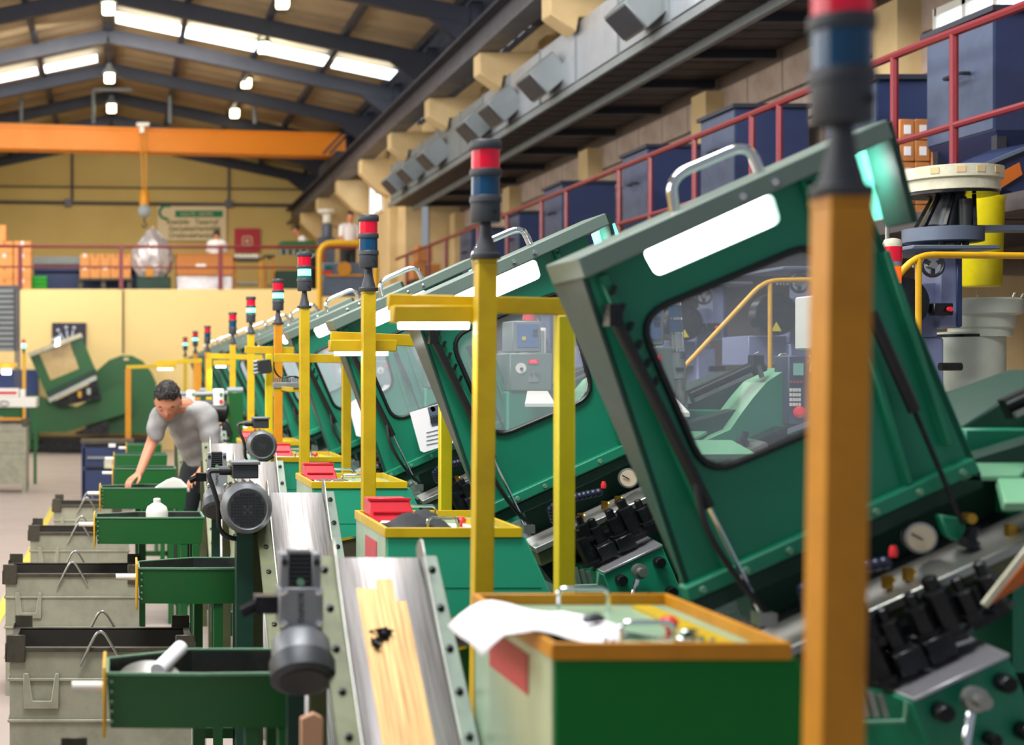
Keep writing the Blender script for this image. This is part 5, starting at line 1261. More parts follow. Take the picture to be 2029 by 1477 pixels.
# pine board, cream panel
tag(MB().prism(XZ([(596, 1425), (622, 1414), (640, 1424), (640, 1600), (596, 1600)], 3.2), 3.2, 3.22).build('pine_board', WOOD, None, .002, 1, origin=(P(620, 0, 3.2).x, 3.2, P(0, 1600, 3.2).z)), 'end of a pale pine board standing below the nearest gear motor', 'board')
t = thing('cream_cabinet', 'small cream enamel cabinet under the second gear motor', 'cabinet', (P(490, 0, 5.95).x, 6.1, 0))
a = P(472, 1330, 5.95); b = P(508, 1203, 5.95)
MB().box((a.x, 5.95, 0), (b.x, 6.15, b.z)).build('body', CREAM, t, .006, 1)
MB().cbox(P(477, 1290, 5.945), (.01, .006, .03)).build('red_mark', REDK, t)
for k in range(0, 4):
    t = thing('discharge_chute', ['dark chute with silver edges behind the nearest conveyor', 'dark chute with silver edges behind the second conveyor', 'dark chute behind the third conveyor', 'dark chute behind the fourth conveyor'][k], 'chute', (1.05, 4.15+PITCH*k, 0), 'chutes behind the conveyors')
    D = 4.12; e = PITCH*k
    MB(e).hexa([P(872, 1234, D), P(1010, 1206, D), P(1010, 1262, D), P(880, 1290, D)], [v+Vector((0, .012, 0)) for v in (P(872, 1234, D), P(1010, 1206, D), P(1010, 1262, D), P(880, 1290, D))]).build('chute_wall', RUSTY, t)
    MB(e).bar(P(872, 1232, D), P(1010, 1204, D), .016, .01).bar(P(880, 1291, D), P(1010, 1264, D), .016, .008).build('chute_edge', CHR, t)
    MB(e).box((.86, D+.02, 0), (1.38, D+.42, .86)).build('chute_body', G_TR, t, .006, 1)

# ---------------------------------------------------------------- green pump stand behind the worker
def pump(px, D, label, s=1.0):
    t = thing('pump_stand', label, 'machine', (P(px+30, 0, D).x, D+.1, 0))
    q = P(px, 785, D)
    bx = MB().cbox(P(px+6, 788, D-.08), (.085, .05, .14)).build('switch_box', WHITEP, t, .012, 2)
    MB().lathe([(.014, 0), (.014, .012)], P(px+11, 782, D-.105), (0, -1, 0), 12).build('green_button', SIGNG, bx)
    MB().lathe([(.015, 0), (.015, .014)], P(px+11, 796, D-.105), (0, -1, 0), 12).build('red_button', REDK, bx)
    MB().cyl(P(px-40, 782, D), P(px+24, 780, D), .022, seg=12).build('pipe', GALVD, t)
    a = P(px+26, 775, D)
    MB().box((a.x, D, 0), (a.x+.115, D+.2, a.z-.01)).build('column', G_TR, t, .006, 1)
    MB().cyl((a.x-.005, D+.1, a.z), (a.x+.12, D+.1, a.z), .03, seg=12).build('top_roll', GALVD, t)
    MB().lathe([(.08, 0), (.085, .02), (.085, .2), (.05, .22)], P(px-30, 812, D-.02), (1, 0, -.1), 16).build('motor', BLKM, t)
    MB().box((P(px-26, 0, D).x, D, 0), (P(px-6, 0, D).x, D+.08, P(0, 830, D).z)).build('support', G_DARK, t)
    MB().lathe([(.035, 0), (.04, .04), (.025, .12)], P(px+14, 838, D-.05), (.5, 0, -.8), 12).build('valve', BLK, t)
    return t
pump(427, 12.0, 'green pump stand with white two button box right of the worker')
pump(372, 14.6, 'second pump stand with white switch box just above the head of the worker')

# ================================================================== FAR LEFT MACHINE GROUP
D = 30.0
t = thing('far_heading_machine', 'far green machine with tilted beige window in front of the cream wall', 'machine', P(190, 890, D))
plate('front_panel', XZ([(57, 702), (160, 663), (191, 737), (94, 787)], D), [XZ([(79, 703), (139, 676), (156, 731), (100, 754)], D)], D, D+.05, G_TR, t)
MB().pprism([(54, 700), (160, 660), (163, 668), (58, 708)], D-.1, .9).build('top_lip', CREAM, t)
plate('window_pane', XZ([(80, 704), (138, 677), (155, 731), (100, 753)], D), [], D+.01, D+.02, GLASSD, t)
MB().pprism([(92, 777), (190, 731), (192, 742), (96, 790)], D-.06, .1).build('flange', G_DARK, t)
MB().pprism([(94, 790), (190, 744), (192, 752), (98, 798)], D-.15, .3).build('slide_bar', STEEL, t)
MB().pprism([(104, 798), (192, 754), (200, 790), (150, 800), (118, 806)], D-.05, .4).build('clamp_bed', BLKM, t)
for i in range(4): MB().cbox(P(158+i*9, 782-i*3, D-.1), (.07, .1, .12)).build('clamp', [BRASSF, BLKM, STEEL, BLKM][i], t)
MB().pprism([(110, 672), (118, 669), (118, 684), (110, 687)], D-.12, .06).build('lamp', LAMPH, t)
MB().pprism([(102, 672), (122, 663), (122, 667), (104, 677)], D-.2, .1).build('handle', CHR, t)
MB().pprism([(55, 782), (98, 792), (150, 808), (240, 762), (262, 790), (262, 815), (130, 857), (60, 857)], D+.3, 1.2).build('body', G_TR, t)
MB().pprism([(52, 857), (62, 857), (62, 892), (52, 892)], D+.2, .1).pprism([(66, 857), (75, 857), (75, 892), (66, 892)], D+.1, .1).build('leg', G_TR, t)
MB().pprism([(170, 772), (192, 735), (216, 714), (240, 705), (262, 705), (283, 716), (300, 738), (310, 760), (310, 860), (170, 860)], D+.8, .8).build('curved_cover', G_TR, t)
MB().pprism([(150, 858), (215, 832), (215, 862), (150, 862)], D+.1, .3).build('lower_block', BLKM, t)
MB().cbox(P(250, 712, D+.78), (.1, .02, .05)).build('label', SIGNW, t)
a = P(54, 860, 31); b = P(300, 888, 31)
t = thing('dark_floor_conveyor', 'long dark floor conveyor under the far green machine', 'conveyor', P(160, 888, 31))
MB().box((a.x, 31.0, .02), (b.x, 31.4, .30)).build('frame', BLKM, t, .01, 1)
MB().box((a.x, 30.97, .27), (b.x, 31.43, .31)).build('belt', RUSTY, t)
t = thing('louvred_cabinet', 'tall grey cabinet with horizontal louvres at the left edge', 'cabinet', P(15, 895, 29))
MB().box((P(-60, 0, 29).x, 29, 2.05), (P(34, 0, 29).x, 29.6, P(0, 566, 29).z)).build('housing', RUNW, t)
for i in range(12):
    MB().bar(P(-60, 577+i*10.5, 28.97), P(27, 577+i*10.5, 28.97), .04, .06).build('louvre', GALVD, t)
for x in (30, 36): MB().box((P(x, 0, 29).x, 28.9, 0), (P(x+4, 0, 29).x, 29.0, P(0, 566, 29).z)).build('upright', RUNW, t)
t = thing('blue_machine_cabinet', 'blue cabinets behind the left stack light', 'cabinet', (P(40, 0, 31.6).x, 31.7, 0))
MB().box((P(-60, 0, 31.6).x, 31.6, 0), (P(75, 0, 31.6).x, 31.95, P(0, 733, 31.6).z)).build('body', BLUEB, t, .01, 1)
t = thing('left_lamp_frame', 'yellow lamp frame with lit lamp at the left edge', 'frame', P(10, 890, 27))
MB().bar(P(-60, 725, 27), P(34, 723, 27), .06, .07).build('beam', RAILY, t)
MB().cyl(P(4, 737, 26.9), P(21, 737, 26.9), .045, seg=10).build('lamp_tube', LAMPW, t)
MB().box((P(44, 0, 27).x, 27, 0), (P(51, 0, 27).x, 27.06, P(0, 700, 27).z)).build('post', RAILY, t)
t = thing('far_stack_light', 'small stack light with lit teal lens at the far left', 'stack light', P(47, 700, 27))
q = P(47, 700, 27)
MB().lathe([(.02, 0), (.03, .06), (.03, .09)], q, seg=12).build('body', STACK, t)
MB().lathe([(.035, .09), (.035, .17)], q, seg=12).build('lower_lens', CYANL, t)
MB().lathe([(.033, .17), (.033, .24)], q, seg=12).build('upper_lens', REDL, t)
t = thing('packing_table', 'white topped packing table at the left edge', 'table', P(30, 900, 22))
MB().box((P(-80, 0, 22).x, 22, P(0, 808, 22).z), (P(72, 0, 22).x, 22.7, P(0, 788, 22).z)).build('top', WHITEP, t, .01, 1)
MB().box((P(-80, 0, 22).x, 22.05, P(0, 832, 22).z), (P(40, 0, 22).x, 22.6, P(0, 809, 22).z)).build('drawer_unit', G_TR, t, .01, 1)
MB().box((P(66, 0, 22).x, 22.05, 0), (P(72, 0, 22).x, 22.1, P(0, 808, 22).z)).build('leg', G_TR, t)
MB().tube([P(8+9*math.cos(a), 800+5*math.sin(a), 21.98) for a in [i*PI/6 for i in range(12)]], .008, 5, True).build('wire_basket', GREYM, t)
t = thing('white_case', 'pale white case lying on the packing table', 'box', P(10, 788, 22.3))
MB().box((P(-60, 0, 22.2).x, 22.2, P(0, 787, 22.2).z), (P(37, 0, 22.2).x, 22.5, P(0, 770, 22.2).z)).build('case', WHITEP, t, .01, 1)
MB().box((P(-50, 0, 22.19).x, 22.19, P(0, 782, 22.19).z), (P(33, 0, 22.19).x, 22.2, P(0, 776, 22.19).z)).build('red_stripe', STICK, t)
t = thing('small_white_box', 'small white box with dark marks beside the case', 'box', P(44, 788, 22.3))
MB().box((P(39, 0, 22.3).x, 22.3, P(0, 787, 22.3).z), (P(50, 0, 22.3).x, 22.4, P(0, 772, 22.3).z)).build('carton', WHITEP, t, .006, 1)
make_crate(5, P(-60, 0, 20.4).x, 20.4, P(52, 0, 20.4).x-P(-60, 0, 20.4).x, .6, 1.6-(838-742)*20.4/3000, 'large grey steel crate under the packing table at the left edge')
MB and tag(MB().box((P(-60, 0, 20.3).x, 20.35, P(0, 834, 20.3).z), (P(42, 0, 20.3).x, 20.39, P(0, 828, 20.3).z)).build('orange_bar', YORG, None, origin=(P(10, 0, 20.3).x, 20.35, P(0, 834, 20.3).z)), 'thin orange bar above the left edge crate', 'bar')
# ================================================================== RIGHT SIDE SECOND ROW MACHINES
def blue_machine(D, dx, label):
    # measured in the picture at depth 7.5, other copies stand further along
    t = thing('slate_blue_machine', label, 'machine', (4.1+dx, D, 0), 'slate blue machines of the second row')
    e = D-7.5
    def bx(a, b, y0, y1, name, m, bevel=.004):
        p = P(a[0], b[1], 7.5); q = P(b[0], a[1], 7.5)
        return MB(e).box((p.x+dx, 7.5+y0, p.z), (q.x+dx, 7.5+y1, q.z)).build(name, m, t, bevel, 1)
    bx((1864, 500), (1904, 650), 0, .25, 'column', BLUEM)
    bx((1894, 500), (1905, 648), -.01, .0, 'column_edge', BLUE)
    bx((1830, 560), (1868, 668), .05, .3, 'slide_block', BLUEM)
    p = P(1850, 668, 7.5); MB(e).box((p.x-.05+dx, 7.55, 0), (p.x+.08+dx, 7.75, p.z)).build('pedestal', BLUEM, t, .01, 1)
    bx((1788, 489), (1960, 497), -.1, .5, 'top_plate', BLUEG)
    hw = P(1848, 526, 7.38)+Vector((dx, 0, 0)); m = MB(e)
    m.tube([hw+Vector((.052*math.cos(a), 0, .052*math.sin(a))) for a in [i*PI/12 for i in range(24)]], .0085, 8, True)
    for k in range(3):
        a = k*2*PI/3+.5; m.bar(hw, hw+Vector((.05*math.cos(a), 0, .05*math.sin(a))), .02, .012, up=(0, 1, 0))
    w = m.build('handwheel', BLK, t); MB(e).lathe([(.018, -.015), (.018, .03)], hw, (0, 1, 0), 12).build('wheel_hub', STEEL, w)
    MB(e).lathe([(.125, 0), (.125, .1)], P(1800, 600, 7.45)+Vector((dx-.02, 0, 0)), (0, 1, 0), 28).build('guard_disc', BLKM, t)
    tri = MB(e).pprism([(1788, 640), (1812, 640), (1800, 618)], 7.435, .004)
    bmesh.ops.translate(tri.bm, vec=(dx-.02, 0, 0), verts=tri.bm.verts); tri.build('warning_triangle', YEL2, t)
    bx((1838, 602), (1876, 626), -.06, 0, 'sensor_arm', BLKM)
    MB(e).lathe([(.012, 0), (.012, .02)], P(1880, 613, 7.43)+Vector((dx, 0, 0)), (0, -1, 0), 10).build('red_button', REDK, t)
    bx((1740, 590), (1800, 612), 0, .06, 'side_arm', BLKM)
    MB(e).cyl(P(1862, 727, 7.4)+Vector((dx, 0, 0)), P(1904, 727, 7.4)+Vector((dx, 0, 0)), .02, seg=14).build('cylinder', BLKM, t)
    bx((1740, 650), (1862, 720), .1, .5, 'lower_housing', BLUEM)
    for i in range(5): MB(e).cbox(P(1795+i*8, 528, 7.44)+Vector((dx, 0, 0)), (.01, .01, .01)).build('chain_link', STEEL, t)
    return t
blue_machine(7.5, 0, 'slate blue machine column with black handwheel under the ring turntable')
blue_machine(8.95, 0, 'slate blue machine with handwheel seen through the nearest hood window, right part')
blue_machine(10.4, 0, 'slate blue machine with handwheel seen through the nearest hood window, middle')
blue_machine(12.4, 0, 'slate blue machine far behind the second machine hood')
blue_machine(14.6, 0, 'farthest slate blue machine of the second row')
# ring turntable
t = thing('ring_turntable', 'worn cream ring turntable on black struts above the yellow handrail', 'turntable', P(1870, 480, 7.5))
c = P(1886, 360, 7.6)
MB().lathe([(.20, -.06), (.215, -.055), (.215, .0), (.20, .0)], c, seg=36).build('lower_ring', CREAM, t)
MB().lathe([(.225, .0), (.23, .004), (.23, .06), (.21, .064), (.05, .064)], c, seg=36).build('upper_ring', CREAM, t)
for a in (-1.9, -1.5, -1.05, -2.4): 
    u = Vector((math.cos(a), math.sin(a), 0)); MB().cbox(c+u*.231+Vector((0, 0, .035)), (.04, .003, .03), Matrix.Rotation(a+PI/2, 4, 'Z')).build('chipped_patch', CONC, t)
c2 = P(1868, 466, 7.6)
MB().lathe([(.17, -.04), (.185, -.036), (.185, .03), (.16, .034)], c2, seg=32).build('lower_disc', BLUEG, t)
MB().lathe([(.21, -.012), (.21, -.0)], c+Vector((0, 0, -.06)), seg=32).build('under_plate', BLKM, t)
for a in (-2.6, -2.0, -1.0, .6, 2.0):
    u = Vector((math.cos(a), math.sin(a), 0)); MB().bar(c2+u*.16+Vector((0, 0, .034)), c+u*.11+Vector((0, 0, -.075)), .018, .018).build('strut', BLKM, t)
MB().cyl(c2+Vector((0, 0, .034)), c+Vector((0, 0, -.07)), .07, seg=16).build('drive_motor', GREYD, t)
MB().cyl(c2+Vector((.06, -.1, .034)), c2+Vector((.06, -.1, .17)), .032, seg=14).build('small_motor', BLK, t)
for dx in (-.05, .03, .07): MB().cyl(c2+Vector((dx, -.08, -.075)), c2+Vector((dx, -.08, -.04)), .016, seg=8).build('stud', GREYD, t)
MB().box((P(1925, 0, 7.6).x, 7.55, P(0, 458, 7.6).z), (P(2080, 0, 7.6).x, 7.7, P(0, 448, 7.6).z)).build('side_shelf', BLUEG, t)
# hopper chute with rusty mouth
t = thing('chute_hopper', 'navy discharge chute with rusty orange patch behind the ring turntable', 'chute', P(2000, 420, 8.6))
MB().hexa([P(1920, 338, 8.6), P(2060, 280, 8.6), P(2060, 400, 8.6), P(1950, 360, 8.6)], [v+Vector((0, .5, .02)) for v in (P(1920, 338, 8.6), P(2060, 280, 8.6), P(2060, 400, 8.6), P(1950, 360, 8.6))]).build('chute_body', BLUE, t)
MB().bar(P(1925, 338, 8.58), P(2060, 282, 8.58), .03, .02).build('edge_strip', BLUEG, t)
MB().hexa([P(1976, 346, 8.57), P(2020, 322, 8.57), P(2026, 346, 8.57), P(1985, 372, 8.57)], [v+Vector((0, .01, 0)) for v in (P(1976, 346, 8.57), P(2020, 322, 8.57), P(2026, 346, 8.57), P(1985, 372, 8.57))]).build('rust_patch', ORCLOTH, t)
for i in range(4): MB().bar(P(1940, 392+i*14, 8.8), P(2080, 396+i*13, 8.8), .04, .02).build('guide_bar', [BLKM, BLUE, BLKM, RUSTY][i], t)
# barrel, feeders, drum
t = thing('yellow_barrel', 'oil stained yellow plastic barrel behind the ring turntable', 'barrel', P(1945, 575, 8.3))
c = P(1945, 568, 8.3)
MB().lathe([(.09, 0), (.098, .01), (.112, .46), (.118, .475), (.118, .49), (.10, .49)], c, seg=28).build('shell', BARR, t)
t = thing('bowl_feeder', 'white stepped vibrating bowl feeder right of the slate blue column', 'feeder', P(1945, 668, 7.8))
c = P(1945, 668, 7.9)
MB().lathe([(.14, 0), (.14, .04), (.155, .05), (.155, .11), (.19, .12), (.19, .19), (.17, .2), (.16, .15)], c, seg=36).build('bowl', WHITEM, t)
for a in (-1.2, -.4, -2.2): 
    u = Vector((math.cos(a), math.sin(a), 0)); MB().tube([c+u*.18+Vector((0, 0, .2)), c+u*.19+Vector((0, 0, .22)), c+u*.2+Vector((0, 0, .215))], .006, 6).build('clip', STEEL, t)
t = thing('white_drum', 'pale drum housing below the bowl feeder', 'drum', P(1920, 765, 7.9))
c = P(1920, 765, 7.95)
MB().lathe([(.17, -.9), (.17, 0), (.17, .26), (.165, .28), (.1, .285)], c, seg=36).build('drum', WHITEM, t)
MB().lathe([(.172, .255), (.172, .27)], c, seg=36).build('drum_band', BLKM, t)
tag(MB().box((P(1900, 0, 10).x, 10.0, 0), (P(2150, 0, 10).x, 10.15, P(0, 545, 10).z)).build('low_wall', CONC, None, .01, 1, origin=(P(2000, 0, 10).x, 10, 0)), 'stained beige low wall behind the yellow barrel', 'wall')
# yellow handrails
def handrail(pts, posts, D, r, label):
    t = thing('yellow_handrail', label, 'handrail', (P(posts[0][0], 0, D).x, D, 0), 'yellow tube handrails of the second row')
    MB().tube(fillet([P(x, y, d) for x, y, d in pts], .08), r, 12).build('rail', RAILY, t)
    for x, y, d in posts: MB().cyl((P(x, 0, d).x, d, 0), P(x, y, d), r*.9, seg=10).build('post', RAILY, t)
    return t
handrail([(1700, 640, 6.5), (1815, 505, 6.5), (2120, 508, 6.6)], [(1820, 510, 6.5)], 6.5, .0145, 'nearest yellow handrail with sloping end, below the ring turntable')
handrail([(1330, 755, 8.2), (1515, 556, 8.2), (1700, 553, 8.2)], [(1526, 562, 8.2)], 8.2, .013, 'yellow handrail with long slope seen through the nearest hood window')
handrail([(1150, 700, 12), (1220, 628, 12), (1330, 626, 12)], [(1226, 632, 12)], 12, .013, 'farthest yellow handrail, glimpsed through the second hood window')
# beacon
t = thing('beacon_light', 'red over orange beacon with cream cap between the first hood and the handrail', 'beacon', P(1768, 580, 6.2))
c = P(1768, 562, 6.2)
MB().lathe([(.034, 0), (.034, .07)], c, seg=18).build('orange_lens', mat('orange_lens', (250, 110, 10), .3, emit=.7, erg=(255, 100, 10)), t)
MB().lathe([(.036, .07), (.036, .09)], c, seg=18).build('collar', SHELL, t)
MB().lathe([(.037, .09), (.037, .15)], c, seg=18).build('red_lens', REDL, t)
MB().lathe([(.037, .15), (.037, .165), (.03, .18), (.006, .186)], c, seg=18).build('cap', CREAM, t)
MB().cyl(c+Vector((.005, .05, .18)), c+Vector((.005, .05, .32)), .009, seg=8).build('back_pipe', STEEL, t)
MB().cyl((c.x, c.y, 0), c, .012, seg=8).build('stand_pipe', STEEL, t)
# cardboard and small stuff behind the second row seen through the window
t = thing('hanging_apron', 'orange brown leather strip hanging beside the nearest slide bar', 'apron', P(1990, 1180, 3.0))
MB().hexa([P(2060, 1080, 3.05), P(2060, 1140, 3.05), P(1955, 1205, 3.05), P(1962, 1192, 3.05)], [v+Vector((0, .01, 0)) for v in (P(2060, 1080, 3.05), P(2060, 1140, 3.05), P(1955, 1205, 3.05), P(1962, 1192, 3.05))]).build('strip', ORCLOTH, t, .003, 1)
MB().bar(P(1950, 1200, 3.04), P(2050, 1072, 3.04), .008, .012).build('pale_edge', CREAM, t)

# ================================================================== PEOPLE
def remeshed(name, mb, m, parent, vox, smooth=4):
    o = mb.build(name+'_tmp', m, parent)
    r = o.modifiers.new('r', 'REMESH'); r.mode = 'VOXEL'; r.voxel_size = vox; r.use_smooth_shade = True
    s = o.modifiers.new('s', 'SMOOTH'); s.iterations = smooth; s.factor = .5
    dg = bpy.context.evaluated_depsgraph_get(); dg.update()
    me = bpy.data.meshes.new_from_object(o.evaluated_get(dg)); me.name = name
    n = bpy.data.objects.new(name, me); C.objects.link(n); n.parent = parent; OFF[n.name] = OFF[parent.name]
    bpy.data.objects.remove(o)
    for p in me.polygons: p.use_smooth = True
    me.materials.clear(); me.materials.append(m); return n
def loft(mb, rings, seg=18):     # rings: (center, axisA, axisB) ellipses
    R = []
    for c, a, b in rings:
        R.append([mb.bm.verts.new(Vector(c)+Vector(a)*math.cos(2*PI*k/seg)+Vector(b)*math.sin(2*PI*k/seg)) for k in range(seg)])
    for A, B in zip(R, R[1:]):
        for k in range(seg): mb.bm.faces.new([A[k], A[(k+1) % seg], B[(k+1) % seg], B[k]])
    mb.bm.faces.new(R[0][::-1]); mb.bm.faces.new(R[-1])
def seglimb(mb, pts, rad):
    P_ = [Vector(p) for p in pts]; path = []; rr = []
    for i in range(len(P_)-1):
        for k in range(5):
            u = k/5; path.append(P_[i].lerp(P_[i+1], u)); rr.append(rad[i]*(1-u)+rad[i+1]*u)
    path.append(P_[-1]); rr.append(rad[-1]); mb.tube(path, rr, 12)
    mb.ball(P_[0], rad[0]*.98); mb.ball(P_[-1], rad[-1]*.98)
def hand(mb, W, d, n, side, curl=.5, sc=1.0):
    d = Vector(d).normalized(); n = Vector(n); n = (n-d*n.dot(d)).normalized(); s = d.cross(n)*side
    W = Vector(W); K = W+d*.088*sc
    loft(mb, [(W, s*.024*sc, n*.018*sc), (W+d*.03*sc, s*.034*sc, n*.016*sc), (W+d*.07*sc, s*.041*sc, n*.014*sc), (K, s*.039*sc, n*.010*sc)], 12)
    for i, (L, o) in enumerate(((.072, -1.45), (.080, -.5), (.075, .5), (.058, 1.4))):
        b = K+s*o*.021*sc-d*.012*sc*(1 if i != 3 else 1.6)
        a1, a2, a3 = curl*.5, curl*1.2, curl*1.7
        dd = lambda a: (d+s*(o*.07)).normalized()*math.cos(a)+n*math.sin(a)
        p1 = b+dd(a1)*L*.5*sc; p2 = p1+dd(a2)*L*.32*sc; p3 = p2+dd(a3)*L*.26*sc
        mb.tube([b, p1, p2, p3], [.0095*sc, .0088*sc, .008*sc, .0062*sc], 8); mb.ball(p3, .0062*sc, seg=8, rings=6)
    b = W+d*.022*sc-s*.026*sc
    p1 = b+(d*.55-s*.75+n*.2).normalized()*.036*sc; p2 = p1+(d*.85-s*.35+n*.4).normalized()*.030*sc; p3 = p2+(d*.95+n*.35).normalized()*.022*sc
    mb.tube([b, p1, p2, p3], [.013*sc, .011*sc, .0095*sc, .007*sc], 8); mb.ball(p3, .007*sc, seg=8, rings=6)
HS = 1.0
def headpts(mb, c, fwd, up, grow=1.0, keep=None, rough=0.0):
    f = Vector(fwd).normalized(); u = Vector(up); u = (u-f*u.dot(f)).normalized(); s = f.cross(u)
    n0 = len(mb.bm.verts)
    bm2 = bmesh.new(); bmesh.ops.create_uvsphere(bm2, u_segments=32, v_segments=24, radius=1)
    vs = []
    for v in bm2.verts:
        x, y, z = v.co
        sx = .077*HS; sy = .098*HS; sz = .118*HS
        X = x*sx; Y = y*sy; Z = z*sz
        if z < 0:
            X *= 1-.38*(-z)**1.5; Y = Y*(1-.25*(-z)) + .018*(-z)
            if y < 0: Y *= 1-.35*(-z)
        if z > 0 and y < 0: Y *= 1.06
        if grow == 1.0:
            if y > .5:
                fr = y
                # eye sockets, nose ridge, mouth, brow
                for ex in (-.031, .031): Y -= .010*math.exp(-((X-ex)/.014)**2-((Z-.004)/.010)**2)
                Y += .006*math.exp(-(X/.05)**2-((Z-.026)/.008)**2)
                Y += .024*math.exp(-(X/.009)**2-((Z+.030)/.016)**2)*1.0 + .010*math.exp(-(X/.008)**2-((Z+.008)/.016)**2)
                Y += .004*math.exp(-(X/.022)**2-((Z+.062)/.007)**2) - .004*math.exp(-(X/.02)**2-((Z+.068)/.003)**2)
                Y += .006*math.exp(-(X/.022)**2-((Z+.098)/.012)**2)
        g = grow
        vs.append((Vector((X*g, Y*g, Z*g)), (x, y, z)))
    new = []
    for p, q in vs:
        if rough: p = p*(1+random.uniform(-rough, rough))
        new.append(mb.bm.verts.new(Vector(c)+s*p.x+f*p.y+u*p.z))
    bm2.verts.index_update()
    for fa in bm2.faces:
        idx = [v.index for v in fa.verts]
        if keep and not all(keep(*vs[i][1]) for i in idx): continue
        q = mb.bm.faces.new([new[i] for i in idx]); q.smooth = True
    if keep:
        bmesh.ops.delete(mb.bm, geom=[v for v in new if not v.link_faces], context='VERTS')
    bm2.free(); return s, f, u
def person(label, J, hf, hu, shirt, detail=True, vox=.007, group=None):
    t = thing('person', label, 'person', ((J['ankL'][0]+J['ankR'][0])/2, (J['ankL'][1]+J['ankR'][1])/2, J['floor']), group)
    V = {k: Vector(v) for k, v in J.items() if k not in ('floor',)}
    hip, nk = V['hip'], V['neck']; ax = (V['shL']-V['shR']).normalized(); hx = (V['hL']-V['hR']).normalized()
    sp = (nk-hip).normalized(); fw = sp.cross(ax).normalized(); fwh = sp.cross(hx).normalized()
    b = MB()
    def ring(u, wA, wB, off=0): 
        a = hx.lerp(ax, u).normalized(); f_ = sp.cross(a).normalized(); return (hip.lerp(nk, u)+f_*off, a*wA, f_*wB)
    bend = V.get('bend', Vector((0, 0, 0)))
    def tors(mb, g):
        R = [ring(-.12, .13+g, .095+g), ring(.02, .155+g, .11+g), ring(.2, .145+g, .105+g), ring(.42, .15+g, .108+g), ring(.62, .168+g, .115+g), ring(.8, .178+g, .11+g), ring(.93, .14+g, .09+g), ring(1.0, .07+g, .065+g)]+([ring(1.07, .056+g, .058+g)] if g > 0 else [])
        R = [(c_+bend*math.sin(max(0, min(1, i/7))*PI), a_, b_) for i, (c_, a_, b_) in enumerate(R)]
        loft(mb, R)
    tors(b, -.012)
    for s_ in 'LR':
        seglimb(b, [V['sh'+s_], V['el'+s_], V['wr'+s_]], [.050, .040, .026])
        seglimb(b, [V['h'+s_], V['kn'+s_], V['ank'+s_]], [.082, .055, .038])
        loft(b, [(V['ank'+s_]-Vector((0, .03, 0)) if 0 else V['ank'+s_]+Vector((0, 0, -.0)), Vector((.036, 0, 0)), Vector((0, .05, 0))), (V['ank'+s_]+Vector((0, -.05, -.06)), Vector((.042, 0, 0)), Vector((0, .11, 0))), (V['ank'+s_]+Vector((0, -.05, -.078)), Vector((.042, 0, 0)), Vector((0, .11, 0)))], 12)
    hc = V['head']; seglimb(b, [nk-sp*.06, nk, hc-Vector(hu).normalized()*.06-Vector(hf).normalized()*.02], [.062, .056, .054])
    headpts(b, hc, hf, hu)
    for s_, sd in (('L', 1), ('R', -1)):
        W = V['wr'+s_]; d = V['hd'+s_]; hand(b, W, d, V['hn'+s_], sd, .55)
    body = remeshed('body', b, SKIN, t, vox, 3)
    # shirt
    m = MB(); tors(m, .014)
    for s_ in 'LR':
        el = V['sh'+s_].lerp(V['el'+s_], .62); seglimb(m, [nk.lerp(V['sh'+s_], .55), V['sh'+s_], el], [.070, .076, .064])
    o = remeshed('shirt', m, shirt, t, max(vox, .011), 4)
    if detail:
        for v in o.data.vertices:
            q = v.co; h = math.sin(q.x*38+q.z*22+math.sin(q.y*30)*1.5)*.0055+math.sin(q.z*60-q.x*25)*.003
            v.co = q+v.normal*h
    m = MB(); 
    loft(m, [ring(-.22, .10, .09), ring(-.12, .155, .118), ring(.02, .170, .126), ring(.10, .165, .12)])
    for s_ in 'LR': seglimb(m, [V['h'+s_], V['kn'+s_], V['ank'+s_]], [.098, .074, .060])
    remeshed('trousers', m, TROUS, t, max(vox, .014), 3)
    m = MB()
    for s_ in 'LR':
        a = V['ank'+s_]; loft(m, [(a+Vector((0, 0, .02)), Vector((.05, 0, 0)), Vector((0, .06, 0))), (a+Vector((0, -.04, -.04)), Vector((.052, 0, 0)), Vector((0, .12, 0))), (a+Vector((0, -.05, -.086)), Vector((.052, 0, 0)), Vector((0, .13, 0)))], 14)
    m.build('shoes', BLK, t)
    # hair: cap from the head shape
    m = MB(); random.seed(5)
    headpts(m, hc, hf, hu, 1.09, lambda x, y, z: (z > .42 + .10*max(0, y)) or (y < -.15 and z > -.35) or (y < .12 and z > .12), .012)
    h = m.build('hair', HAIR, t); sm = h.modifiers.new('s', 'SOLIDIFY'); sm.thickness = .014; sm.offset = -1
    if detail:
        m = MB(); s, f, u = headpts(m, hc, hf, hu, 1.15, lambda x, y, z: z > .60 and y > -.6, .02)
        for i in range(260):
            th = random.uniform(0, 2*PI); zz = random.uniform(.35, .98); rr_ = math.sqrt(max(0, 1-zz*zz)); yy = math.cos(th)*rr_; xx = math.sin(th)*rr_
            if yy > .1 and zz < .5+.1*yy: continue
            q = hc+(s*xx*.077+f*yy*.102+u*zz*.118)*HS*1.12
            dr = (f*(.5+.4*random.random())+s*xx*.5+u*.25+s*random.uniform(-.4, .4)).normalized()
            m.tube([q-dr*.012, q+dr*.004+u*.003, q+dr*.018], [.006, .005, .001], 5)
        m.build('hair_top', HAIR, h)
        for sd, nm in ((1, 'ear'), (-1, 'ear')):
            e = MB(); c = hc+(s*sd*.076-f*.004-u*.008)*HS
            M3 = Matrix((s, f, u)).transposed().to_4x4()
            res = bmesh.ops.create_uvsphere(e.bm, u_segments=14, v_segments=10, radius=1, matrix=Matrix.Translation(c) @ M3 @ Matrix.Diagonal((.010, .017, .030, 1)))
            for fa in e.bm.faces: fa.smooth = True
            e.build(nm, SKIN, t)
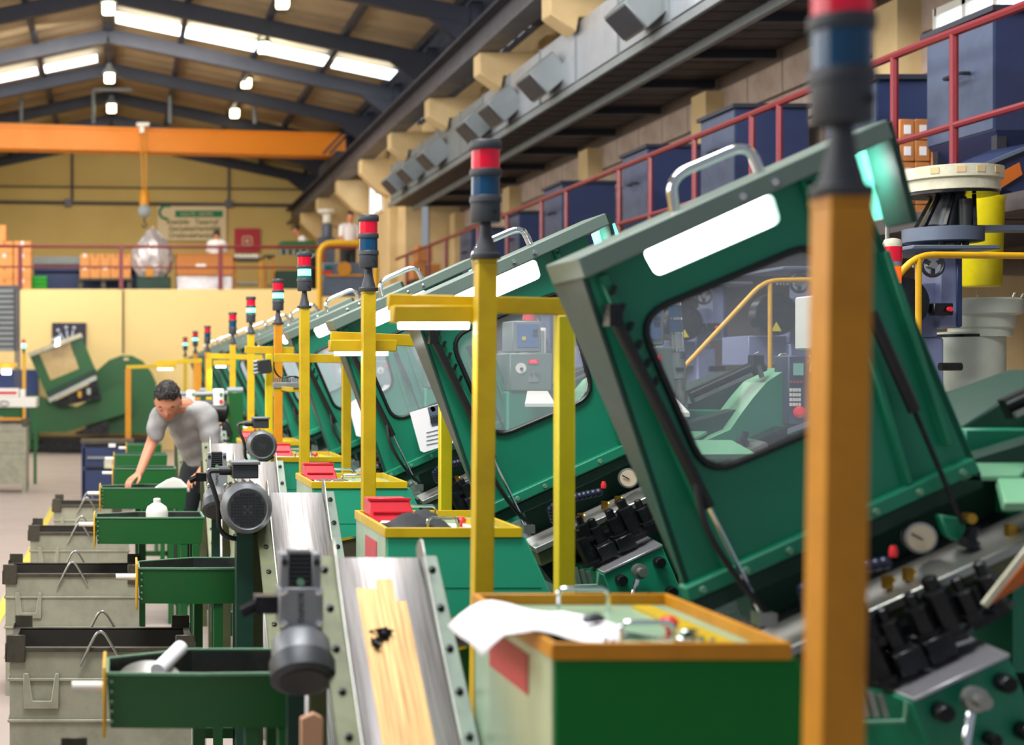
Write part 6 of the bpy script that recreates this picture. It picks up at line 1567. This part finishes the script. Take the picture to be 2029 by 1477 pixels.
        for sd in (1, -1):
            c = hc+(s*sd*.031+f*.085+u*.024)*HS
            MB().tube([c-s*sd*.017-u*.002, c+u*.003+f*.002, c+s*sd*.018-f*.006-u*.003], [.003, .0042, .0025], 6).build('eyebrow', HAIR, t)
            c = hc+(s*sd*.031+f*.077+u*.002)*HS
            MB().ball(c, .0115, (1, 1, .8), 10, 8).build('eyelid', SKIN, t)
            MB().tube([c-s*.011+f*.009-u*.004, c+f*.0125-u*.005, c+s*.011+f*.009-u*.004], .0016, 5).build('eyelash', HAIR, t)
        c = hc+(f*.089-u*.066)*HS
        MB().tube([c-s*.02-f*.005, c-s*.008, c+s*.008, c+s*.02-f*.005], [.0025, .0045, .0045, .0025], 6).build('lips', PINK, t)
        # collar of the shirt
        m = MB(); c = nk+sp*.035; 
        m.tube([c+ax*.068*math.cos(a)+fw*.062*math.sin(a) for a in [i*PI/10 for i in range(20)]], .008, 6, True); m.build('collar', shirt, t)
    return t
J = dict(floor=0, hip=(.585, 10.42, 1.0), neck=(.43, 10.10, 1.385), shL=P(408, 822, 10.10), shR=P(320, 822, 10.02),
         elL=P(426, 905, 10.08), wrL=P(398, 935, 9.88), elR=P(300, 880, 10.02), wrR=P(276, 938, 9.88),
         hdL=Vector(P(366, 962, 9.78))-Vector(P(398, 935, 9.88)), hnL=(.2, -.2, -1), hdR=Vector(P(250, 958, 9.82))-Vector(P(276, 938, 9.88)), hnR=(0, -.1, -1),
         hL=(.66, 10.36, .93), hR=(.50, 10.47, .93), knL=(.60, 10.36, .50), knR=(.42, 10.50, .50), ankL=(.62, 10.42, .088), ankR=(.42, 10.58, .088),
         head=P(333, 796, 9.93), bend=(-.02, .02, .05))
HS = 1.09
person('young man in grey t-shirt bending over the fourth trough with both hands on it', J, (-.10, -.74, -.56), (-.10, -.56, .76), SHIRT, True, .0042)
HS = 1.0
def bgperson(px, D, z0, label, turn=0, lean=0.0, shirt=WSHIRT):
    x = P(px, 0, D).x
    R = Matrix.Rotation(turn, 3, 'Z')
    def q(a, b, c_): v = R @ Vector((a, b-lean*max(0, c_-.9), 0)); return (x+v.x, D+v.y, z0+c_)
    J = dict(floor=z0, hip=q(0, 0, .95), neck=q(0, 0, 1.45), shL=q(.17, 0, 1.40), shR=q(-.17, 0, 1.40), elL=q(.22, -.06, 1.13), elR=q(-.22, -.06, 1.13),
             wrL=q(.17, -.28, 1.05), wrR=q(-.17, -.28, 1.05), hdL=R @ Vector((0, -1, -.1)), hdR=R @ Vector((0, -1, -.1)), hnL=(0, 0, -1), hnR=(0, 0, -1),
             hL=q(.09, 0, .90), hR=q(-.09, 0, .90), knL=q(.1, 0, .48), knR=q(-.1, 0, .48), ankL=q(.1, 0, .088), ankR=q(-.1, 0, .088), head=q(0, -.02, 1.63))
    f = R @ Vector((0, -1, -.25-lean)); return person(label, J, f, (0, 0, 1), shirt, False, .016, None)
bgperson(430, 37.0, 3.4, 'person in white shirt seen from behind above the long brown crate', PI, .1)
bgperson(622, 36.0, 3.4, 'person in white shirt bending left beside the white bowl feeder', -PI/2, .55)
bgperson(690, 33.0, 3.4, 'person in white and dark clothes behind the third stack light', .3, .1)
